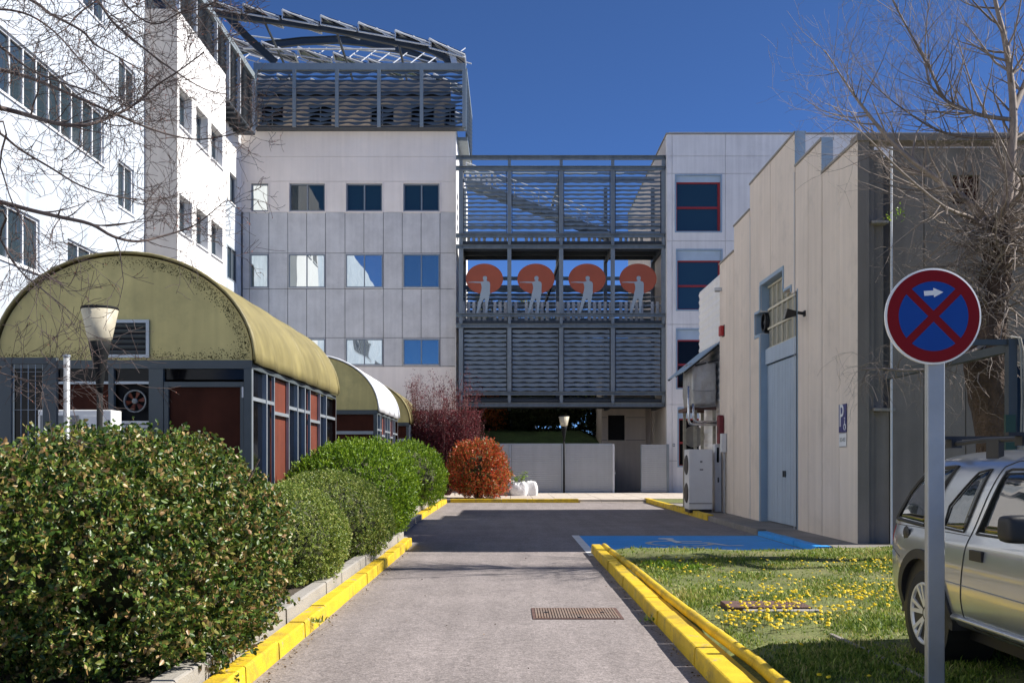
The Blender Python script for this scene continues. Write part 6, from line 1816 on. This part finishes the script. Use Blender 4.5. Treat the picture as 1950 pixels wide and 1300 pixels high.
for k, (x, y, _, lab) in enumerate(tall):
    h = .2 if k < 2 else (.05 if k < 4 else .1)
    D = (CAMZ - .12 - h) * F / (y - 880); X = PX(x, D); z = float(lawn_z_np(np.array([X]), np.array([D]))[0])
    t = thing('dandelion', lab, 'flower', (X, D, z))
    b = MB(); b.tube([(X, D, z), (X + .01, D, z + h * .5), (X, D, z + h)], .0028, 5, cap=False); b.build('stem', LM['blade'], t)
    b = MB(); flower_mb(b, Vector((X, D, z + h)), .02, rg, .2); b.build('flower_head', M['petal'], t)

# pruned twigs sticking out of the middle sack
seg = []; rgt = random.Random(6); b0 = Vector((PX(988, 44.3), 44.3, .62)); lp = []; ln = []
for k in range(16):
    tip = b0 + Vector((rgt.uniform(-.75, .45), rgt.uniform(-.3, .2), rgt.uniform(.1, .55))); o1, ra = path(seg, [b0 + Vector((rgt.uniform(-.25, .25), 0, -.1)), b0.lerp(tip, .5) + Vector((0, 0, .1)), tip], .009, .003, 9, 3)
    for q in o1[3:]:
        for _ in range(4): lp.append(list(q - waste.location + Vector((rgt.gauss(0, .04), rgt.gauss(0, .04), rgt.gauss(0, .04))))); ln.append([rgt.gauss(0, .5), rgt.gauss(0, .5), 1])
o = tubes_object('twigs', seg, M['twig_dark'], waste, 4, 4); o['kind'] = 'stuff'
f = link_mesh('cut_leaves', leaves_mesh('cut_leaves', np.array(lp), np.array(ln), .07, .5, .6, rng=np.random.default_rng(4)), LM['bright'], waste); f['kind'] = 'stuff'

# weeds at the kerb and dry stalks in front of the big bush
rgn = np.random.default_rng(15)
for k, (x, y, z, w, n, lab) in enumerate([(1.44, 10.0, .02, .05, 60, 'small green weed at the foot of the right kerb beside the manhole cover'), (-1.84, 9.4, .1, .06, 70, 'withered weed growing on the left yellow kerb beside the huge bush'), (2.2, 14.3, .12, .16, 160, 'leafy green weed clump near the far kerb end of the lawn'), (2.5, 13.9, .12, .14, 130, 'pale leafed weed clump in the lawn beside another clump')]):
    t = thing('weed', lab, 'weed', (x, y, z))
    pos = rgn.normal(size=(n, 3)) * np.array([w, w, .0]); up = np.tile(np.array([[0, 0, 1.0]]), (n, 1))
    f = link_mesh('foliage', leaves_mesh('foliage', pos, up, .09 if k > 1 else .05, .28, .55, rng=rgn), LM['olive' if k == 1 else 'bright'], t); f['kind'] = 'stuff'

# fallen leaves and grit along the kerbs
rgl = np.random.default_rng(91); nl_ = 900
side_ = rgl.random(nl_) < .55
ly = 5 + 34 * rgl.random(nl_) ** 1.8
lx = np.where(side_, -1.83 + np.abs(rgl.normal(0, .05, nl_)), 1.42 - np.abs(rgl.normal(0, .05, nl_)))
far_ = rgl.random(nl_) < .08; lx = np.where(far_, rgl.uniform(-1.8, 1.4, nl_), lx)
okk = ly < 17.5
pos = np.stack([lx, ly, np.full(nl_, .012)], 1)[okk]
nr = np.stack([rgl.normal(size=len(pos)), rgl.normal(size=len(pos)), rgl.normal(size=len(pos)) * .1], 1)
me = leaves_mesh('leaf_litter', pos, nr, .022, .5, .1, rng=rgl)
o = link_mesh('leaf_litter', me, leaf_mat('litter', [(0, (.06, .04, .025)), (.6, (.14, .09, .05)), (1, (.28, .2, .11))], .7, .1, .2)); tag(o, 'dry leaves and grit lying along both yellow kerbs', 'leaf litter', kind='stuff')
# ================================================================== silver three-door off-roader, parked facing the camera
CX, CYR, CZ0 = 4.015, 7.55, .11           # centre line, rear axle, ground under the tyres
WB = 2.55
car = thing('parked_car', 'silver three door off-road car with roof bars parked on the grass at right', 'car', (CX, CYR - 1.2, CZ0))
paint = mat('silver_paint', (.45, .48, .52), .32, .03, 3, 0, metal=.75, coat=.8, coords='obj')
cladding = mat('black_cladding', (.022, .022, .024), .6, .1, 8, .1, 200)
tyre_m = mat('tyre_rubber', (.016, .016, .016), .8, .15, 10, .2, 90)
alloy = mat('alloy', (.62, .63, .64), .4, .05, 6, 0, metal=.35)
cglass = glass_mat('car_glass', (.012, .016, .017), .02, 0, 1.0, .012, 3)
#            x      z        half section, from the sill to the roof centre line
half = [(.0, .30), (.74, .30), (.84, .33), (.885, .46), (.90, .62), (.898, .78), (.885, .92), (.845, .985), (.80, 1.16), (.745, 1.36), (.69, 1.475), (.60, 1.54), (.36, 1.585), (0, 1.595)]
#  t (forward of the rear axle), width factor, greenhouse factor, sill lift
st = [(-.84, .70, .0, .20), (-.80, .86, .0, .10), (-.72, .935, .05, .04), (-.62, .965, .45, .0), (-.48, .985, .86, 0), (-.30, .995, .985, 0), (0, 1, 1, 0), (.4, 1, 1.0, 0), (.9, 1, 1.0, 0), (1.35, 1, .985, 0), (1.62, 1, .80, 0), (1.95, 1, .42, 0), (2.25, .995, .10, 0), (2.6, .985, .07, 0), (3.0, .965, .04, 0), (3.25, .92, -.02, .03), (3.38, .80, -.10, .12)]
vs = []; fs = []; H = len(half)
full = half + [(-x, z) for x, z in half[-2:0:-1]]
NF = len(full)
for (t_, wf, k, sl_) in st:
    for (x, z) in full:
        belt = .985
        if z > belt:
            zz = belt + (z - belt) * max(k, 0) + min(k, 0) * .3
            ax_ = abs(x); xx = x
            if k < 1: xx = x * (1 + (1 - max(k, 0)) * .12 * (1 if ax_ > .3 else 0))
        else:
            zz = z + sl_ * max(0, (1 - (z - .3) / .5)); xx = x
            if k < 0: zz = zz + k * .25 * max(0, (z - .6) / .4)
        vs.append((xx * wf, -t_, zz))
n = len(st)
for j in range(n - 1):
    for i in range(NF):
        i2 = (i + 1) % NF; fs.append((j * NF + i, j * NF + i2, (j + 1) * NF + i2, (j + 1) * NF + i))
fs.append(tuple(range(NF))); fs.append(tuple(range((n - 1) * NF, n * NF))[::-1])
me = bpy.data.meshes.new('body'); me.from_pydata(vs, [], fs); me.update()
bm = bmesh.new(); bm.from_mesh(me); bmesh.ops.recalc_face_normals(bm, faces=bm.faces); bm.to_mesh(me); bm.free()
tmp = bpy.data.objects.new('tmp', me); COL.objects.link(tmp)
ss = tmp.modifiers.new('s', 'SUBSURF'); ss.levels = 2; ss.render_levels = 2
cutters = []
for ty in (0, WB):
    b = MB(); b.lathe([(.405, -1.2), (.405, -.52)], (0, -ty, .36), 40, 0, 'x'); b.lathe([(.405, .52), (.405, 1.2)], (0, -ty, .36), 40, 0, 'x')
    co_ = link_mesh('cut', b.mesh('cut'), []); bm = bmesh.new(); bm.from_mesh(co_.data); bmesh.ops.recalc_face_normals(bm, faces=bm.faces); bm.to_mesh(co_.data); bm.free()
    bo = tmp.modifiers.new('b', 'BOOLEAN'); bo.operation = 'DIFFERENCE'; bo.object = co_; bo.solver = 'EXACT'; cutters.append(co_)
bpy.context.view_layer.update()
dg = bpy.context.evaluated_depsgraph_get()
bm_e = bpy.data.meshes.new_from_object(tmp.evaluated_get(dg))
bpy.data.objects.remove(tmp)
for c in cutters: bpy.data.objects.remove(c)
bm_e.name = 'body'; bm_e.materials.clear()
bvh = BVHTree.FromPolygons([v.co.copy() for v in bm_e.vertices], [list(p.vertices) for p in bm_e.polygons])
OFF = Vector((0, CYR - worg(car).y, 0))         # body space (rear axle at y=0) -> car space
for v in bm_e.vertices: v.co += OFF
body = link_mesh('body', bm_e, paint, car, True)
try:
    body.data.set_sharp_from_angle(angle=R(40))
except Exception: pass

def skin(t, z, off=.004, side=-1):
    h = bvh.ray_cast(Vector((side * 2.5, -t, z)), Vector((-side, 0, 0)))
    if h[0] is None: return Vector((side * .6, -t, z)) + OFF
    return h[0] + Vector((side * off, 0, 0)) + OFF
def patch(name, m, bottom, top, par, off=.005, nu=10, nv=8, side=-1, thick=.004):
    """surface between two polylines given in (t, z), laid on the body side"""
    def along(pl, f):
        L = [0]
        for a, c in zip(pl, pl[1:]): L.append(L[-1] + math.hypot(c[0] - a[0], c[1] - a[1]))
        if L[-1] == 0: return pl[0]
        s = f * L[-1]
        for i in range(len(pl) - 1):
            if s <= L[i + 1] + 1e-9:
                k = (s - L[i]) / max(1e-9, L[i + 1] - L[i]); return (pl[i][0] + (pl[i + 1][0] - pl[i][0]) * k, pl[i][1] + (pl[i + 1][1] - pl[i][1]) * k)
        return pl[-1]
    vs = []; fs = []
    for j in range(nv + 1):
        for i in range(nu + 1):
            a = along(bottom, i / nu); c = along(top, i / nu); k = j / nv
            vs.append(skin(a[0] + (c[0] - a[0]) * k, a[1] + (c[1] - a[1]) * k, off, side))
    for j in range(nv):
        for i in range(nu): p = j * (nu + 1) + i; fs.append((p, p + 1, p + nu + 2, p + nu + 1))
    me = bpy.data.meshes.new(name); me.from_pydata([tuple(v) for v in vs], [], fs); me.update()
    o = link_mesh(name, me, m, par, True)
    sm_ = o.modifiers.new('t', 'SOLIDIFY'); sm_.thickness = thick; sm_.offset = 0
    return o
def seam(name, m, pl, par, r=.004, off=.0, side=-1):
    b = MB(); q = []
    for a, c in zip(pl, pl[1:]):
        for k in range(8): q.append(skin(a[0] + (c[0] - a[0]) * k / 8, a[1] + (c[1] - a[1]) * k / 8, off, side))
    q.append(skin(*pl[-1], off, side)); b.tube(q, r, 5)
    me = b.mesh(name); return link_mesh(name, me, m, par)
for side in (-1, 1):
    kw = dict(side=side)
    # door (skin line, glass, handle)
    dl = [(.66, .40), (.66, .55), (.70, .80), (.72, .97), (.80, 1.25), (.88, 1.46), (1.0, 1.50), (1.45, 1.50), (1.72, 1.30), (1.98, 1.0), (2.02, .80), (2.0, .45), (1.9, .36), (.78, .36), (.66, .42)]
    door = seam('door', M['ink'], dl, car, .0055, **kw)
    patch('door_window', cglass, [(.82, 1.02), (1.3, 1.02), (1.86, 1.02)], [(.965, 1.42), (1.3, 1.43), (1.50, 1.42)], door, .006, **kw)
    seam('window_seal', M['ink'], [(.80, 1.005), (.945, 1.43), (1.0, 1.445), (1.5, 1.445), (1.9, 1.005), (.80, 1.005)], door, .009, .004, **kw)
    b = MB(); p = skin(.90, .865, .006, side); b.box(p.x - .012, p.x + .012, p.y - .085, p.y + .085, p.z - .035, p.z + .035); link_mesh('handle', b.mesh('handle'), M['black'], door)
    # quarter window and rear side glass with the slanted hoop between them
    patch('quarter_window', cglass, [(.30, 1.03), (.50, 1.02), (.60, 1.02)], [(.32, 1.16), (.58, 1.40), (.71, 1.43)], car, .006, **kw)
    seam('window_seal', M['ink'], [(.28, 1.015), (.61, 1.005), (.735, 1.445), (.57, 1.42), (.28, 1.17), (.28, 1.015)], car, .008, .004, **kw)
    patch('rear_side_window', cglass, [(-.60, 1.05), (-.35, 1.04), (-.08, 1.03)], [(-.46, 1.22), (-.25, 1.40), (.16, 1.44)], car, .006, **kw)
    seam('window_seal', cladding, [(-.63, 1.03), (-.05, 1.01), (.20, 1.46), (-.27, 1.43), (-.50, 1.24), (-.63, 1.03)], car, .016, .004, **kw)
    seam('side_crease', M['frame_grey'], [(-.42, .64), (.4, .645), (1.2, .64), (2.1, .63)], car, .004, **kw)
    seam('shoulder_seam', M['ink'], [(-.70, .985), (-.2, .99), (.70, .985)], car, .003, **kw)
    seam('bumper_seam', M['ink'], [(-.80, .80), (-.62, .79), (-.43, .74)], car, .0035, **kw)
    b = MB(); p = skin(-.33, .93, .004, side); b.lathe([(.055, -.006), (.06, 0), (.05, .006)], p, 20, 0, 'x'); fc2 = link_mesh('fuel_cap', b.mesh('fuel_cap'), M['black'], car, True)
    b = MB(); p = skin(.62, 1.10, .003, side); b.lathe([(.018, -.003), (.02, 0), (.018, .003)], p, 14, 0, 'x'); link_mesh('badge', b.mesh('badge'), M['ink'], car)
    # wheel arch flares
    for ty in (0, WB):
        b = MB(); n_ = 30
        for k in range(n_):
            a0 = R(-8 + 196 * k / n_); a1 = R(-8 + 196 * (k + 1) / n_)
            q = []
            for a in (a0, a1):
                for rr_ in (.402, .475):
                    q.append((rr_ * math.cos(a), rr_ * math.sin(a)))
            vs = []
            for (u, w) in (q[0], q[1], q[3], q[2]):
                z = .36 + w; x_s = skin(ty + u * 1.25 if math.hypot(u, w) < .42 else ty + u * 1.06, max(.37, .36 + w * 1.15) if math.hypot(u, w) < .42 else max(.37, z), .02, side).x
                vs.append((x_s, -(ty + u) + OFF.y, z))
            inn = [(v[0] - side * .11, v[1], v[2]) for v in vs]
            b.add(vs + inn, [(0, 1, 2, 3), (7, 6, 5, 4), (0, 4, 5, 1), (1, 5, 6, 2), (2, 6, 7, 3), (3, 7, 4, 0)])
        link_mesh('arch_flare', b.mesh('arch_flare'), cladding, car)
        b = MB(); b.lathe([(.404, 0), (.404, .36)], (side * .5 if side > 0 else -.86, -ty + OFF.y, .36), 32, 0, 'x'); link_mesh('arch_liner', b.mesh('arch_liner'), M['black'], car)
        # wheel
        wc = Vector((side * .77, -ty + OFF.y, .345))
        b = MB(); s_ = side
        b.lathe([(.235, -.10 * s_), (.30, -.105 * s_), (.335, -.085 * s_), (.345, -.04 * s_), (.345, .04 * s_), (.335, .085 * s_), (.30, .108 * s_), (.238, .10 * s_)], wc, 48, 0, 'x', False)
        wheel = link_mesh('wheel', b.mesh('wheel'), tyre_m, car, True)
        b = MB(); b.lathe([(.238, .099 * s_), (.232, .112 * s_), (.215, .105 * s_), (.20, .02 * s_), (.20, -.02 * s_)], wc, 40, 0, 'x', False); link_mesh('rim', b.mesh('rim'), alloy, wheel, True)
        b = MB(); b.lathe([(.2, -.03 * s_), (.2, -.01 * s_), (.03, .0)], wc, 32, 0, 'x'); link_mesh('brake_disc', b.mesh('brake_disc'), M['dark_steel'], wheel)
        b = MB(); b.lathe([(.075, .03 * s_), (.07, .082 * s_), (.03, .092 * s_)], wc, 24, 0, 'x'); link_mesh('hub', b.mesh('hub'), alloy, wheel, True)
        for k in range(6):
            b = MB()
            for dv in (-.11, .11):
                a = 2 * math.pi * k / 6 + .2
                p0 = wc + Vector((.072 * s_, .055 * math.cos(a + dv), .055 * math.sin(a + dv))); p1 = wc + Vector((.092 * s_, .222 * math.cos(a + dv * 1.7), .222 * math.sin(a + dv * 1.7)))
                b.bar(p0, p1, .03, .036, up=(1, 0, 0))
            link_mesh('spoke', b.mesh('spoke'), alloy, wheel)
        for k in range(5):
            a = 2 * math.pi * k / 5; b = MB(); b.lathe([(.009, .06 * s_), (.009, .09 * s_)], wc + Vector((0, .045 * math.cos(a), .045 * math.sin(a))), 8, 0, 'x'); link_mesh('bolt', b.mesh('bolt'), M['dark_steel'], wheel)
    # mirror
    p = skin(1.62, 1.06, 0, side); bmx = bmesh.new(); bmesh.ops.create_cube(bmx, size=1); bmesh.ops.subdivide_edges(bmx, edges=bmx.edges, cuts=3, use_grid_fill=True)
    for v in bmx.verts:
        q = v.co.copy(); k = 1 - .32 * max(0, q.length - .5); v.co = Vector((q.x * .24 * k, q.y * .19 * k * (1 - .25 * (q.y < 0)), q.z * .17 * k)) + p + Vector((side * .16, -.06, .035))
    me = bpy.data.meshes.new('mirror'); bmx.to_mesh(me); bmx.free(); mr_ = link_mesh('mirror', me, M['black'], car, True)
    ssx = mr_.modifiers.new('s', 'SUBSURF'); ssx.levels = 1; ssx.render_levels = 1
    b = MB(); b.bar(p + Vector((side * .0, -.06, .0)), p + Vector((side * .08, -.06, .01)), .07, .05); link_mesh('mirror_arm', b.mesh('mirror_arm'), M['black'], mr_)
    # sill moulding
    b = MB(); q = [skin(t_, .40, .012, side) for t_ in np.linspace(.5, 2.05, 14)]; b.tube(q, .022, 6); link_mesh('sill_moulding', b.mesh('sill_moulding'), paint, car, True)
    # roof rail
    b = MB(); rail = [Vector((side * .60, -t_, z)) + OFF for t_, z in ((-.40, 1.52), (-.34, 1.60), (-.2, 1.625), (.4, 1.65), (1.0, 1.645), (1.3, 1.60), (1.38, 1.54))]
    b.tube(rail, .018, 8); link_mesh('roof_rail', b.mesh('roof_rail'), cladding, car, True)
    b = MB()
    for t_ in (.55, ): b.box(side * .60 - .02, side * .60 + .02, -t_ - .09 + OFF.y, -t_ + .09 + OFF.y, 1.5, 1.648)
    link_mesh('rail_foot', b.mesh('rail_foot'), cladding, car)
    # tail lamp and head lamp
    patch('tail_lamp', M['red_box'], [(-.80, .84), (-.72, .84)], [(-.79, .97), (-.70, .97)], car, .004, 4, 4, side)
    patch('head_lamp', M['frame_white'], [(3.05, .72), (3.3, .72)], [(3.05, .88), (3.28, .86)], car, .004, 5, 4, side)
# cross bars
for t_ in (-.1, .95):
    b = MB(); b.box(-.72, .72, -t_ - .03 + OFF.y, -t_ + .03 + OFF.y, 1.665, 1.69); link_mesh('cross_bar', b.mesh('cross_bar'), M['black'], car)
    b = MB()
    for s in (-.6, .6): b.box(s - .04, s + .04, -t_ - .05 + OFF.y, -t_ + .05 + OFF.y, 1.60, 1.664)
    link_mesh('bar_clamp', b.mesh('bar_clamp'), M['black'], car)
# windscreen and rear window
b = MB(); vs = []; fs = []
def top_patch(name, tl, w0, w1, m):
    vs = []; fs = []; nu, nv = 10, 6
    for j in range(nv + 1):
        t_ = tl[0] + (tl[1] - tl[0]) * j / nv; w = w0 + (w1 - w0) * j / nv
        for i in range(nu + 1):
            x = -w + 2 * w * i / nu; h = bvh.ray_cast(Vector((x, -t_, 3)), Vector((0, 0, -1)))
            vs.append(tuple((h[0] if h[0] else Vector((x, -t_, 1))) + Vector((0, 0, .005)) + OFF))
    for j in range(nv):
        for i in range(nu): p = j * (nu + 1) + i; fs.append((p, p + 1, p + nu + 2, p + nu + 1))
    me = bpy.data.meshes.new(name); me.from_pydata(vs, [], fs); me.update(); o = link_mesh(name, me, m, car, True)
    sm_ = o.modifiers.new('t', 'SOLIDIFY'); sm_.thickness = .004
top_patch('windscreen', (1.50, 2.14), .60, .70, cglass)
top_patch('rear_window', (-.66, -.42), .60, .52, cglass)
top_patch('sunroof', (.55, 1.15), .4, .4, cglass)
b = MB(); b.box(-.7, .7, -3.0 + OFF.y, .6 + OFF.y, .22, .31); link_mesh('underbody', b.mesh('underbody'), M['black'], car)
